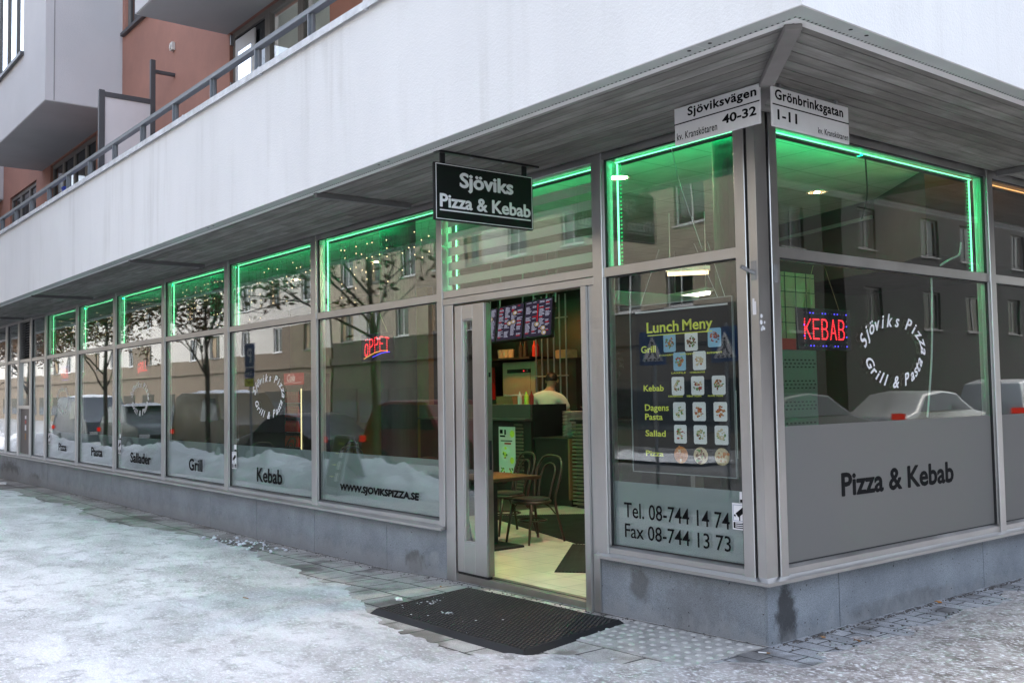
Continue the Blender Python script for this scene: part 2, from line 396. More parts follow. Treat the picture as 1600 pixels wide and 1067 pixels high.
# trodden snow and ice lying on the pavement: a real sheet that thins out to nothing along the wall
def vnoise(X, Y, s, seed):
    rng = np.random.RandomState(seed); G = rng.rand(257, 257)
    x = (X*s) % 256; y = (Y*s) % 256; xi = np.floor(x).astype(int) % 256; yi = np.floor(y).astype(int) % 256; fx = x-np.floor(x); fy = y-np.floor(y)
    fx = fx*fx*(3-2*fx); fy = fy*fy*(3-2*fy)
    return (G[xi, yi]*(1-fx)+G[xi+1, yi]*fx)*(1-fy)+(G[xi, yi+1]*(1-fx)+G[xi+1, yi+1]*fx)*fy
def fbm(X, Y, s, seed, octv=4, g=.5):
    t = 0; a = 1; n = 0
    for k in range(octv): t = t+a*vnoise(X+31.7*k, Y+17.3*k, s*2**k, seed+k); n += a; a *= g
    return t/n
def snow_sheet():
    xs = np.concatenate([np.linspace(-60, -14, 90), np.linspace(-13.95, -6, 170), np.linspace(-5.97, 3.2, 330)]); ys = np.concatenate([np.linspace(-5.15, -3.2, 40), np.linspace(-3.18, .05, 150)])
    vs = []; fs = []
    def addgrid(xs, ys, keep=None):
        X, Y = np.meshgrid(xs, ys, indexing='ij')
        ex = np.interp(X, [-60, -10, -8.6, -6.8, -5.6, -4.3, -3.3, -2.4, -1.6, -.8, -.3, .1, .33], [-.8, -.74, -.5, -.5, -.78, -.92, -1.02, -1.36, -1.34, -1.22, -.80, -.5, -.2])
        dl = ex-Y; dr = X-.33
        d = np.where(X < .33, np.maximum(dl, dr), dr) if True else dl
        d = np.where(X < 0, dl, np.maximum(dl, dr))
        d = d+(fbm(X, Y, 1.3, 3)-.5)*.55+(fbm(X, Y, 6, 8)-.5)*.22
        t = np.clip(d*.075, -.03, .026)+(fbm(X, Y, 2.2, 5, 5)-.5)*.022+(fbm(X, Y, 14, 11, 3)-.5)*.009
        rp = np.random.RandomState(6)
        for q in range(150):       # shoe prints pressed into the crust, mostly along the wall
            px, py, a = rp.uniform(-11, 3), rp.uniform(-4.6, -1.0), rp.normal(0, .35)
            if q % 3 == 0: px, py, a = rp.uniform(.5, 3), rp.uniform(-1.5, 4), 1.5+rp.normal(0, .3)
            lx = (X-px)*np.cos(a)+(Y-py)*np.sin(a); ly = -(X-px)*np.sin(a)+(Y-py)*np.cos(a)
            e = (lx/.145)**2+(ly/(.05+.012*np.sign(lx)))**2; t = t-.009*np.exp(-e**2)+.004*np.exp(-((np.sqrt(e)-1.35)/.25)**2)
        # the strip of trodden, nearly bare stones running lengthwise
        G = np.interp(X, [-80, -22, -15, -10, -8, -4.6, -3.6, -1.5, 0, 12], [-.30, -.175, -.115, -.118, -.115, -.10, -.058, -.035, -.005, -.005])
        Z = G+t
        o = len(vs); n, m = X.shape
        vs.extend(zip(X.ravel().tolist(), Y.ravel().tolist(), Z.ravel().tolist()))
        for i in range(n-1):
            for j in range(m-1):
                a = o+i*m+j; fs.append((a, a+m, a+m+1, a+1))
    addgrid(xs, ys)
    addgrid(np.concatenate([np.linspace(.02, 3.2, 110), np.linspace(3.3, 6.4, 14)]), np.linspace(.05, 9, 220))
    return vs, fs
def ice_mat():
    m, nt = new_mat("trodden_snow")
    b = node(nt, "ShaderNodeBsdfPrincipled"); o = nt.nodes.new("ShaderNodeOutputMaterial"); nt.links.new(b.outputs[0], o.inputs[0])
    v = coords(nt); vs = coords(nt, (1, 2.2, 1))
    n1 = noise_tex(nt, vs, .75, 7, .62, .4); n2 = noise_tex(nt, v, 5, 6, .65); n3 = noise_tex(nt, coords(nt, (.8, 1.25, 1)), 34, 5, .7); n4 = noise_tex(nt, v, 130, 2, .5)
    c = mixc(nt, ramp(nt, n1, .40, .66), (.78, .765, .785), (.47, .455, .46))
    c = mixc(nt, ramp(nt, n2, .50, .68), c, (.36, .355, .355))
    sp = nt.nodes.new("ShaderNodeSeparateXYZ"); nt.links.new(v, sp.inputs[0])
    # brown grit carried in from the side street
    mr = node(nt, "ShaderNodeMapRange"); mr.inputs[1].default_value = -2.0; mr.inputs[2].default_value = .9; nt.links.new(sp.outputs[0], mr.inputs[0])
    c = mixc(nt, mr.outputs[0], c, mixc(nt, ramp(nt, n2, .42, .6), (.36, .325, .31), (.165, .14, .125)))
    c = mixc(nt, ramp(nt, n3, .36, .50, (1, 1, 1), (0, 0, 0)), c, (.82, .83, .85))
    c = mixc(nt, ramp(nt, n4, .66, .74), c, (.13, .11, .095))
    nt.links.new(c, b.inputs['Base Color'])
    nt.links.new(ramp(nt, n1, .35, .65, (.72,)*3, (.34,)*3), b.inputs['Roughness'])
    bp = node(nt, "ShaderNodeBump", Strength=.9, Distance=.03); nt.links.new(n2, bp.inputs['Height'])
    b2 = node(nt, "ShaderNodeBump", Strength=.9, Distance=.02); nt.links.new(n3, b2.inputs['Height']); nt.links.new(bp.outputs[0], b2.inputs['Normal'])
    nt.links.new(b2.outputs[0], b.inputs['Normal'])
    return m
mb = MB(); vs, fs = snow_sheet(); mb.add(vs, fs)
ICE = ice_mat()
snow = mb.build("trodden_snow", ICE, smooth=True)
tag(snow, "trodden grey white snow and ice over the pavement", "snow", kind="stuff")

# pale tactile slabs with raised domes by the corner
TACT = pbr("pale_concrete", (.36, .355, .34), .85, var=.35, vscale=7, fine=.15, fscale=120)
DOME = pbr('worn_white_dome', (.46, .45, .435), .8, var=.15, vscale=30)
for k, (x0, x1, lab) in enumerate([(-1.12, -.80, "pale domed tactile slab beside the black door mat"), (-.79, -.40, "middle pale tactile slab with raised domes below the shop plinth"), (-.39, -.03, "pale tactile slab with raised domes at the granite corner")]):
    mb = MB(); z = gz((x0+x1)/2); mb.mat(0)
    mb.box(x0, x1, -.72, -.03, z-.05, z+.006)
    for i in range(4):
        for j in range(7):
            cx = x0+.05+(x1-x0-.10)*(i+.0)/3; cyy = -.66+.58*j/6
            mb.mat(1).lathe([(.023, 0), (.019, .003), (.012, .006), (.004, .0072)], (cx, cyy, z+.006), 10)
    o = mb.build("tactile_slab", [TACT, DOME]); tag(o, lab, "paving slab", "tactile slabs at the corner")

# ================================================================== the corner building
B = empty("corner_building", "white corner building with glazed pizzeria front and terracotta upper wall", "building")
PL0, PL1 = -40.0, 0.0
def granite():
    m, nt = new_mat("granite_plinth")
    b = node(nt, "ShaderNodeBsdfPrincipled"); o = nt.nodes.new("ShaderNodeOutputMaterial"); nt.links.new(b.outputs[0], o.inputs[0])
    v = coords(nt)
    c = ramp(nt, noise_tex(nt, v, 210, 2, .7), .36, .64, (.14, .16, .185), (.32, .355, .395))
    c = mixc(nt, 1, c, ramp(nt, noise_tex(nt, v, 2.2, 5, .6), .3, .7, (.76, .76, .76), (1.12, 1.12, 1.1)), 'MULTIPLY')
    # damp splash marks with a shape of their own: (centre, half size, darkness, noise seed)
    ns = noise_tex(nt, v, 14, 4, .6)
    for (cx, cyy, cz), (sx, sy, sz), dk, cc in [((.05, .21, .13), (.2, .13, .23), .88, (.022, .022, .023)), ((-1.13, -.04, .22), (.11, .2, .13), .6, (.075, .07, .062)),
                                            ((-4.08, -.04, .03), (.20, .2, .12), .65, (.075, .068, .058)), ((-3.75, -.04, .10), (.09, .2, .07), -.5, (.32, .34, .35)), ((-.62, -.04, .12), (.35, .2, .20), .3, (.11, .10, .095)),
                                            ((-21, -.04, .0), (1.2, .2, .28), .8, (.03, .03, .03)), ((-18.7, -.04, -.05), (.6, .2, .17), .7, (.04, .04, .04)), ((.05, 1.6, .05), (.2, .8, .08), .35, (.10, .09, .08))]:
        mp = nt.nodes.new("ShaderNodeMapping"); mp.vector_type = 'POINT'
        mp.inputs['Scale'].default_value = (1/sx, 1/sy, 1/sz); mp.inputs['Location'].default_value = (-cx/sx, -cyy/sy, -cz/sz); nt.links.new(v, mp.inputs[0])
        ln = node(nt, "ShaderNodeVectorMath", operation='LENGTH'); nt.links.new(mp.outputs[0], ln.inputs[0])
        ad = node(nt, "ShaderNodeMath", operation='MULTIPLY_ADD'); ad.inputs[1].default_value = 1.2; nt.links.new(ns, ad.inputs[0]); nt.links.new(ln.outputs['Value'], ad.inputs[2])
        mr = node(nt, 'ShaderNodeMapRange'); mr.inputs[1].default_value = 1.30; mr.inputs[2].default_value = 1.70; mr.inputs[3].default_value = abs(dk); mr.inputs[4].default_value = 0; nt.links.new(ad.outputs[0], mr.inputs[0])
        c = mixc(nt, mr.outputs[0], c, cc)
    # salt and splash line along the foot of the stone
    sz = nt.nodes.new("ShaderNodeSeparateXYZ"); nt.links.new(v, sz.inputs[0])
    nl = noise_tex(nt, coords(nt, (1, 1, .3)), 3.5, 6, .65)
    a1 = node(nt, "ShaderNodeMath", operation='MULTIPLY_ADD'); a1.inputs[1].default_value = -.45; nt.links.new(nl, a1.inputs[0]); nt.links.new(sz.outputs[2], a1.inputs[2])
    m1 = node(nt, 'ShaderNodeMapRange'); m1.inputs[1].default_value = -.30; m1.inputs[2].default_value = -.12; m1.inputs[3].default_value = .55; m1.inputs[4].default_value = 0; nt.links.new(a1.outputs[0], m1.inputs[0])
    c = mixc(nt, m1.outputs[0], c, (.085, .085, .088))
    nl2 = noise_tex(nt, coords(nt, (1, 1, .5)), 7, 6, .7); a2 = node(nt, "ShaderNodeMath", operation='MULTIPLY_ADD'); a2.inputs[1].default_value = -.5; nt.links.new(nl2, a2.inputs[0]); nt.links.new(sz.outputs[2], a2.inputs[2])
    m2 = node(nt, 'ShaderNodeMapRange'); m2.inputs[1].default_value = -.26; m2.inputs[2].default_value = -.16; m2.inputs[3].default_value = .28; m2.inputs[4].default_value = 0; nt.links.new(a2.outputs[0], m2.inputs[0])
    c = mixc(nt, m2.outputs[0], c, (.42, .43, .44))
    sk = noise_tex(nt, v, 45, 1, .4)
    c = mixc(nt, ramp(nt, sk, .73, .76), c, (.04, .04, .042))
    nt.links.new(c, b.inputs['Base Color']); b.inputs['Roughness'].default_value = .62
    bp = node(nt, "ShaderNodeBump", Strength=.25, Distance=.004); nt.links.new(noise_tex(nt, v, 190, 2, .6), bp.inputs['Height']); nt.links.new(bp.outputs[0], b.inputs['Normal'])
    return m
GRAN = granite()
mb = MB(); g = .004
jl = [-40, -38.6, -37.2, -35.8, -34.4, -33, -31.6, -30.2, -28.8, -27.4, -26, -24.6, -23.2, -21.8, -20.4, -19.05, -17.67, -16.28, -14.92, -13.48, -12.06, -10.63, -9.13, -7.655, -6.13, -4.594, -3.50]
for a, b_ in zip(jl[:-1], jl[1:]): mb.fbox(FL, a+g, b_-g, -.6, .385, -.25, -.02)
part(mb, 'plinth', GRAN, B); mb = MB()
mb.fbox(FL, -1.545+g, -.035, -.6, .385, -.25, -.02)
jr = [.0, .80, 2.795, 4.8, 6.8, 8.8, 10.8, 12]
mb.fbox(FL, -.033, -.026, -.6, .385, -.25, -.023)
part(mb, 'plinth', GRAN, B); mb = MB()
for a, b_ in zip(jr[:-1], jr[1:]): mb.fbox(FR, a+g+(.02 if a == 0 else 0), b_-g, -.6, .385, -.25, -.02)
part(mb, "plinth", GRAN, B)
mb = MB(); mb.fbox(FL, -40, -3.5, -.6, .38, -.24, -.024); mb.fbox(FL, -1.54, -.04, -.6, .38, -.24, -.024); mb.fbox(FR, .03, 12, -.6, .38, -.24, -.024)
part(mb, "plinth_joint", pbr("joint_mortar", (.05, .05, .052), .9), B)

# steel sill
def sill(F, u0, u1, m0=0, m1=0):
    mb = MB()
    # sloped top, small upstand and drip nose; m0/m1 mitre the ends by the projection
    prof = [(-.06, .425), (.0, .418), (.042, .402), (.05, .400), (.05, .378), (.040, .376), (.040, .384), (-.06, .386)]
    n = len(prof); vs = []
    for u, mm in ((u0, m0), (u1, m1)):
        for o, z in prof: vs.append(F(u+mm*o, z, o))
    mb.add(vs, [tuple(range(n)), tuple(range(2*n-1, n-1, -1))]+[(i, (i+1) % n, n+(i+1) % n, n+i) for i in range(n)])
    return mb
part(sill(FL, -40, -3.545), "sill", STEEL, B); part(sill(FL, -1.53, 0, 0, 1), "sill", STEEL, B); part(sill(FR, 0, 12, -1, 0), "sill", STEEL, B)

ZG0, ZT0, ZT1, ZG1, ZH = .475, 2.462, 2.53, 3.345, 3.405
def rails(F, u0, u1, zs, z0=.42):
    """bottom rail with bright chamfer, transom and head of one window"""
    mb = MB()
    mb.fbox(F, u0, u1, z0, ZG0-.018, -.10, .0); mb.extr([F(u0, ZG0-.018, 0), F(u0, ZG0-.018, -.03), F(u0, ZG0, -.03)], Vector(F(u1, 0, 0))-Vector(F(u0, 0, 0)))
    mb.fbox(F, u0, u1, ZG0-.018, ZG0, -.10, -.031)
    mb.fbox(F, u0, u1, ZT0, ZT1, -.10, .0)
    mb.fbox(F, u0, u1, ZG1, ZH, -.10, .0)
    for za, zb in ((ZG0, ZT0), (ZT1, ZG1)):       # glazing beads
        mb.fbox(F, u0, u0+.012, za, zb, -.10, -.012); mb.fbox(F, u1-.012, u1, za, zb, -.10, -.012)
    return mb
GASKET = pbr("rubber_gasket", (.02, .021, .022), .6)
def gasket(F, u0, u1, z0, z1, parent):
    m = MB(); t = .007
    m.fbox(F, u0+.012, u0+.012+t, z0, z1, -.0335, -.0125); m.fbox(F, u1-.012-t, u1-.012, z0, z1, -.0335, -.0125)
    m.fbox(F, u0+.012+t, u1-.012-t, z1-t, z1, -.0335, -.0125); m.fbox(F, u0+.012+t, u1-.012-t, z0, z0+t, -.0335, -.026)
    return part(m, "gasket", GASKET, parent)
def window(F, u0, u1, frost_top, lettering=None, frost=True, upper_glass=True, lower_glass=True, frostmat=None, fo=-.0545):
    W_ = part(rails(F, u0, u1, None), "shop_window", STEEL, B)
    if lower_glass:
        m = MB(); m.fbox(F, u0+.012, u1-.012, ZG0, ZT0, -.05, -.034); part(m, "pane", GLASS, W_)
    if upper_glass:
        m = MB(); m.fbox(F, u0+.012, u1-.012, ZT1, ZG1, -.05, -.034); part(m, "pane", GLASS, W_)
    gasket(F, u0, u1, ZG0, ZT0, W_); gasket(F, u0, u1, ZT1, ZG1, W_)
    if frost:
        m = MB(); m.fbox(F, u0+.013, u1-.013, ZG0+.001, frost_top, fo, fo+.0012); part(m, "frosted_film", frostmat or FROST, W_)
    return W_
def mullion(F, ua, ub, z0=.412, z1=3.405, front=.012):
    m = MB(); m.fbox(F, ua, ub, z0, z1, -.11, front); return part(m, "mullion", STEEL, B, bevel=.004, seg=1)

ML = [(-21.46, -21.29), (-20.235, -20.065), (-19.13, -19.005), (-17.89, -17.745), (-15.595, -15.465), (-13.33, -13.195), (-10.965, -10.845), (-8.585, -8.465), (-6.13, -6.01), (-3.625, -3.535)]
for a, b_ in ML: mullion(FL, a, b_)
for u in (-22.9, -24.5, -26.8, -29.1, -31.4, -33.7, -36): mullion(FL, u-.06, u+.06)
WIN = {}
edges = [(-36.06, -36.06), (-33.76, -33.64)]
names = [(3, 4), (4, 5), (5, 6), (6, 7), (7, 8), (8, 9)]
for k, (a, b_) in enumerate(names):
    WIN[k] = window(FL, ML[a][1], ML[b_][0], 1.005)
# narrow whitewashed bays beyond the pizzeria
WHITEWASH = film("whitewashed_glass_film", (.36, .42, .44), .25)
DULLG = glass("dull_window_glass", 1.9, (.5, .55, .55))
for k, (a, b_) in enumerate([(0, 1), (2, 3)]):
    w_ = window(FL, ML[a][1], ML[b_][0], 2.4, frostmat=WHITEWASH)
    m = MB(); m.fbox(FL, ML[a][1]+.02, ML[b_][0]-.02, ZT1+.002, ZG1-.002, -.0545, -.053); part(m, "frosted_film", WHITEWASH, w_)
# bay with louvre, whitewashed pane and a brown service hatch
u0, u1 = ML[1][1], ML[2][0]
w_ = part(rails(FL, u0, u1, None), "shop_window", STEEL, B)
m = MB(); m.fbox(FL, u0+.012, u1-.012, 1.52, ZT0, -.05, -.034); part(m, "pane", GLASS, w_)
m = MB(); m.fbox(FL, u0+.013, u1-.013, 1.52, ZT0, -.0545, -.053); part(m, "frosted_film", WHITEWASH, w_)
m = MB(); m.fbox(FL, u0, u1, ZG0, 1.45, -.09, -.03); part(m, "service_hatch", pbr("brown_hatch_paint", (.10, .085, .08), .5, var=.15), w_)
m = MB(); m.fbox(FL, u0, u1, 1.45, 1.52, -.09, .004); part(m, "hatch_rail", STEEL, w_)
m = MB()
for (za, zb, mat_i) in ((1.23, 1.30, 0), (1.13, 1.2, 1), (.98, 1.10, 0), (.78, .92, 2)):
    m.mat(mat_i).fbox(FL, u0+.40, u0+.52, za, zb, -.03, -.027)
part(m, "hatch_sticker", [LETTER, REDP, CARDB], w_)
m = MB()
for i in range(14): 
    z = ZT1+.02+i*.056; m.extr([FL(u0+.02, z, -.04), FL(u0+.02, z+.03, -.09), FL(u0+.02, z+.035, -.088), FL(u0+.02, z+.006, -.036)], (u1-u0-.04, 0, 0))
part(m, "louvre", RAIL_D, w_)
m = MB(); m.fbox(FL, u0, u1, ZT1, ZG1, -.13, -.11); part(m, "louvre_back", BLACK, w_)
# panes left of these, only glimpsed
prev = -22.84
window(FL, prev, ML[0][0], 1.0, frost=False)
for a, b_ in ((-24.44, -22.96), (-26.74, -24.56), (-29.04, -26.86), (-31.34, -29.16), (-33.64, -31.46), (-35.94, -33.76)): window(FL, a, b_, 1.0, frost=False)

# ---- doorway -------------------------------------------------------
m = MB(); m.fbox(FL, -3.533, -3.395, -.06, 2.415, -.12, -.004); part(m, "door_post", STEEL, B, bevel=.004, seg=1)
m = MB(); m.fbox(FL, -1.66, -1.60, -.05, 2.415, -.12, .018); m.fbox(FL, -1.598, -1.525, -.06, 2.415, -.12, -.006); part(m, "door_post", STEEL, B, bevel=.005, seg=2)
m = MB()
for i in range(60): m.fbox(FL, -1.652, -1.608, .02+i*.04, .024+i*.04, .0175, .0188)
mullion(FL, -1.523, -1.415, z0=.412)
# fanlight above the door
m = MB()
m.fbox(FL, -3.535, -1.523, 2.478, 2.545, -.10, .0); m.fbox(FL, -3.533, -1.525, 2.415, 2.474, -.12, .006); m.fbox(FL, -3.535, -1.523, ZG1, ZH, -.10, 0)
FAN = part(m, "fanlight", STEEL, B, bevel=.003, seg=1)
m = MB(); m.fbox(FL, -3.53, -1.53, 2.545, ZG1, -.05, -.034); part(m, "pane", GLASS, FAN)
m = MB()
for i in range(5):
    z = 2.60+i*.135; m.fbox(FL, -3.52, -1.53, z, z+.075, -.0545, -.053)
part(m, "frosted_stripe", STRIPE, FAN)
m = MB(); m.fbox(FL, -3.40, -1.60, -.10, .012, -.16, -.03); m.mat(1).fbox(FL, -3.39, -1.61, .0125, .016, -.10, -.075)
part(m, "threshold", [STEEL_D, BLACK], B, bevel=.003, seg=1)
# narrow fixed leaf with a slot window
m = MB(); u0, u1 = -3.378, -2.94
m.fbox(FL, u0, u0+.105, .035, 2.40, -.075, -.015); m.fbox(FL, u1-.17, u1, .035, 2.40, -.075, -.015)
m.fbox(FL, u0+.105, u1-.17, .035, .30, -.075, -.0152); m.fbox(FL, u0+.105, u1-.17, 2.27, 2.40, -.075, -.0152)
for a, b_ in ((u0+.105, u0+.12), (u1-.185, u1-.17)): m.fbox(FL, a, b_, .315, 2.255, -.06, -.022)
m.fbox(FL, u0+.105, u1-.17, .30, .315, -.06, -.022); m.fbox(FL, u0+.105, u1-.17, 2.255, 2.27, -.06, -.022)
DOOR = part(m, "door_leaf", STEEL, B, bevel=.003, seg=1)
m = MB(); m.fbox(FL, u0+.12, u1-.185, .315, 2.255, -.05, -.038); part(m, "pane", GLASS, DOOR)
m = MB(); m.fbox(FL, u0, u1, .012, .035, -.07, -.025); part(m, "draught_strip", BLACK, DOOR)
m = MB(); m.fbox(FL, u1+.001, u1+.012, .04, 2.39, -.085, -.03); m.mat(1).fbox(FL, u1+.012, u1+.016, .95, 1.2, -.07, -.045); m.mat(1).fbox(FL, u1+.012, u1+.016, 1.75, 1.79, -.07, -.05); part(m, "lock_edge", [STEEL_D, BLACK], DOOR)
# the open leaf, swung inward against the side of the doorway
m = MB()
for (ya, yb, za, zb) in ((.13, .24, .04, 2.40), (1.22, 1.33, .04, 2.40), (.24, 1.22, .04, .20), (.24, 1.22, 2.29, 2.40)): m.box(-1.69, -1.64, ya, yb, za, zb)
OD = part(m, "open_door_leaf", STEEL_D, B, bevel=.003, seg=1)
m = MB(); m.box(-1.672, -1.658, .24, 1.22, .20, 2.29); part(m, "pane", GLASS, OD)

# ---- steel corner post --------------------------------------------
m = MB(); m.prism([(-.068, .0), (0, 0), (0, .118), (-.10, .118), (-.10, .10), (-.068, .10)], .412, 3.405); part(m, "corner_post", STEEL, B, bevel=.005, seg=2)
m = MB(); m.prism([(-.082, .012), (-.066, .012), (-.066, .10), (-.082, .10)], .412, 3.405); m.prism([(-.10, .117), (-.012, .117), (-.012, .132), (-.10, .132)], .412, 3.405); part(m, "post_groove", BLACK, B)
mullion(FL, -.168, -.081, z0=.41); mullion(FR, .131, .215, z0=.41)
# fixing plate with a stub tube (flag holder), lock plate, scraps of torn sticker
m = MB(); m.fbox(FL, -.052, -.012, 2.30, 2.425, .001, .005); m.tube([(-.03, -.005, 2.345), (-.055, -.10, 2.385)], .013, 12); 
for u in (-.047, -.017):
    for z in (2.31, 2.415): m.disc(FL, u, z, .004, .004, .007, 8, .003)
part(m, "flag_holder", GALV, B, bevel=.001, seg=1)
m = MB(); m.fbox(FR, .145, .185, 2.29, 2.41, .013, .016); m.disc(FR, .165, 2.345, .014, .014, .019, 14, .003); part(m, "lock_plate", GALV, B)
m = MB(); m.fbox(FL, -.05, -.022, 2.08, 2.165, .0008, .0015); m.fbox(FL, -.05, -.034, 2.165, 2.185, .0008, .0015)
for (u, z, r) in ((.02, 2.07, .012), (.015, 2.03, .014), (.03, 1.995, .012), (.018, 1.985, .010), (.045, 1.99, .009), (.05, 2.03, .008)): m.disc(FR, u, z, r, r*1.2, .0016, 7, .001)
part(m, "torn_sticker", LETTER, B)

# ---- right-hand facade --------------------------------------------
WR = [(.215, 3.052), (3.145, 5.9), (6.0, 8.8), (8.9, 11.7)]
for k, (a, b_) in enumerate(WR): WIN[10+k] = window(FR, a, b_, 1.362, frostmat=FROST_R, fo=-.0338)
for a, b_ in ((3.052, 3.145), (5.9, 6.0), (8.8, 8.9), (11.7, 11.8)): mullion(FR, a, b_)
WIN[6] = window(FL, -1.415, -.168, .945)

# ---- soffit, flashing strip, parapet ------------------------------
D, ZF = 1.263, 3.382
def wood():
    m, nt = new_mat("weathered_soffit_board")
    b = node(nt, "ShaderNodeBsdfPrincipled"); o = nt.nodes.new("ShaderNodeOutputMaterial"); nt.links.new(b.outputs[0], o.inputs[0])
    oi = nt.nodes.new("ShaderNodeObjectInfo")
    at = node(nt, "ShaderNodeAttribute", attribute_name="board")
    mp = nt.nodes.new("ShaderNodeMapping"); nt.links.new(at.outputs['Vector'], mp.inputs[0]); mp.inputs['Scale'].default_value = (1.0, 14, 14)
    n1 = noise_tex(nt, mp.outputs[0], 1.6, 6, .65, .6); n2 = noise_tex(nt, at.outputs['Vector'], 2.3, 3, .6)
    c = ramp(nt, n1, .28, .72, (.13, .13, .118), (.285, .285, .265))
    c = mixc(nt, 1, c, ramp(nt, n2, .3, .7, (.72, .71, .7), (1.15, 1.15, 1.15)), 'MULTIPLY')
    a2 = node(nt, "ShaderNodeAttribute", attribute_name="tone"); c = mixc(nt, 1, c, ramp(nt, a2.outputs['Fac'], 0, 1, (.72, .70, .68), (1.2, 1.2, 1.2)), 'MULTIPLY')
    nt.links.new(c, b.inputs['Base Color']); b.inputs['Roughness'].default_value = .75
    bp = node(nt, "ShaderNodeBump", Strength=.25, Distance=.004); nt.links.new(n1, bp.inputs['Height']); nt.links.new(bp.outputs[0], b.inputs['Normal'])
    return m
WOOD = wood()
rng = random.Random(4)
def soffit(F, u_far, sgn):
    """boards along the facade, mitred on the hip line; o is the distance out from the glass"""
    mb = MB(); coord = []; tone = []; o0, o1 = .022, D-.135; n = 11; wd = (o1-o0)/n; zb = 3.394
    for i in range(n):
        a = o0+i*wd+.0045; b_ = o0+(i+1)*wd-.0045
        segs = []; u = u_far
        cuts = [u_far]
        while True:
            L_ = rng.uniform(3.2, 4.8); u = u+L_ if sgn > 0 else u-L_
            if (sgn > 0 and u > -1.5) or (sgn < 0 and u < 1.5): break
            cuts.append(u)
        cuts.append(None)
        for c0, c1 in zip(cuts[:-1], cuts[1:]):
            e = .0015*sgn
            ua0, ub0 = c0+e, c0+e
            if c1 is None: ua1, ub1 = sgn*a, sgn*b_
            else: ua1 = ub1 = c1-e
            P = [F(ua0, zb, a), F(ua1, zb, a), F(ub1, zb, b_), F(ub0, zb, b_), F(ua0, zb+.02, a), F(ua1, zb+.02, a), F(ub1, zb+.02, b_), F(ub0, zb+.02, b_)]
            mb.add(P, [(0, 1, 2, 3), (7, 6, 5, 4), (0, 4, 5, 1), (1, 5, 6, 2), (2, 6, 7, 3), (3, 7, 4, 0)])
            off = rng.uniform(0, 50); tn = rng.random()
            for (uu, oo) in ((ua0, a), (ua1, a), (ub1, b_), (ub0, b_))*2: coord.append((uu, oo+off, off)); tone.append(tn)
    ob = part(mb, "soffit", WOOD, B)
    at = ob.data.attributes.new("board", 'FLOAT_VECTOR', 'POINT'); at.data.foreach_set("vector", [x for p in coord for x in p])
    at = ob.data.attributes.new("tone", 'FLOAT', 'POINT'); at.data.foreach_set("value", tone)
    return ob
soffit(FL, -40, 1); soffit(FR, 12, -1)
m = MB(); m.box(-40, -.02, -1.11, -.02, 3.418, 3.43); m.box(-.02, 1.11, -1.11, 12, 3.4182, 3.43); part(m, "soffit_backing", BLACK, B)
# dark trim where boards meet the flashing, flashing with punched holes and screws
def strip(F, u_far, sgn, joints):
    mb = MB(); o0, o1 = D-.118, D-.012; z = ZF
    us = [u_far]+joints
    for i, u in enumerate(us):
        nx = us[i+1] if i+1 < len(us) else None
        P = [F(u+.002*sgn, z, o0), F(nx-.002*sgn if nx is not None else sgn*o0, z, o0), F(nx-.002*sgn if nx is not None else sgn*o1, z, o1), F(u+.002*sgn, z, o1)]
        mb.extr(P, (0, 0, .012))
    part(mb, "flashing_strip", TRACK, B)
    mb = MB(); u = u_far+sgn*.1; k = 0
    ulim = (lambda u: u < -.0) if sgn > 0 else (lambda u: u > .0)
    u = -10.5 if sgn > 0 else 9.0
    while ulim(u-sgn*(o0+.012)):
        P = F(u, z-.0008, o0+.012); mb.box(P[0]-.006, P[0]+.006, P[1]-.004, P[1]+.004, P[2]-.0004, P[2]+.003); u += sgn*.033
    for j in joints:
        for du in (-.07, .07):
            c = F(j+du, z-.001, D-.05); mb.lathe([(.011, 0), (.011, .004)], c, 10)
    mb2 = mb; part(mb2, "hole_pattern", BLACK, B)["kind"] = "stuff"
strip(FL, -40, 1, [-36.5, -33, -29.5, -26, -22.5, -19.2, -15.9, -12.6, -9.3, -6.0, -2.55, .6]); strip(FR, 12, -1, [9.0, 5.6, 2.12, -.72])
m = MB(); m.fbox(FL, -40, 1.10, 3.384, 3.40, D-.134, D-.120); m.fbox(FR, -1.10, 12, 3.3842, 3.40, D-.134, D-.120); part(m, "flashing_trim", pbr("dark_trim", (.035, .037, .04), .6), B)
# cross battens under the boards and the hip board at the corner
for u in (-3.86, -8.94, -14.05, -19.1, -24.2):
    m = MB(); m.fbox(FL, u-.025, u+.025, 3.345, 3.392, .14, D-.14); part(m, "soffit_batten", pbr("batten_paint_%d" % int(-u), (.17, .17, .165), .6), B, bevel=.003, seg=1)
for u in (3.15, 7.2):
    m = MB(); m.fbox(FR, u-.025, u+.025, 3.345, 3.392, .05, D-.14); part(m, "soffit_batten", pbr("batten_paint_r%d" % int(u), (.17, .17, .165), .6), B, bevel=.003, seg=1)
m = MB(); h = .031
m.extr([(.10-h, -.10-h, 3.362), (.10+h, -.10+h, 3.362), (1.09+h, -1.09+h, 3.352), (1.09-h, -1.09-h, 3.352)], (0, 0, .031)); part(m, "hip_board", pbr("hip_board_wood", (.21, .20, .19), .7, var=.2, vscale=3), B, bevel=.004, seg=1)

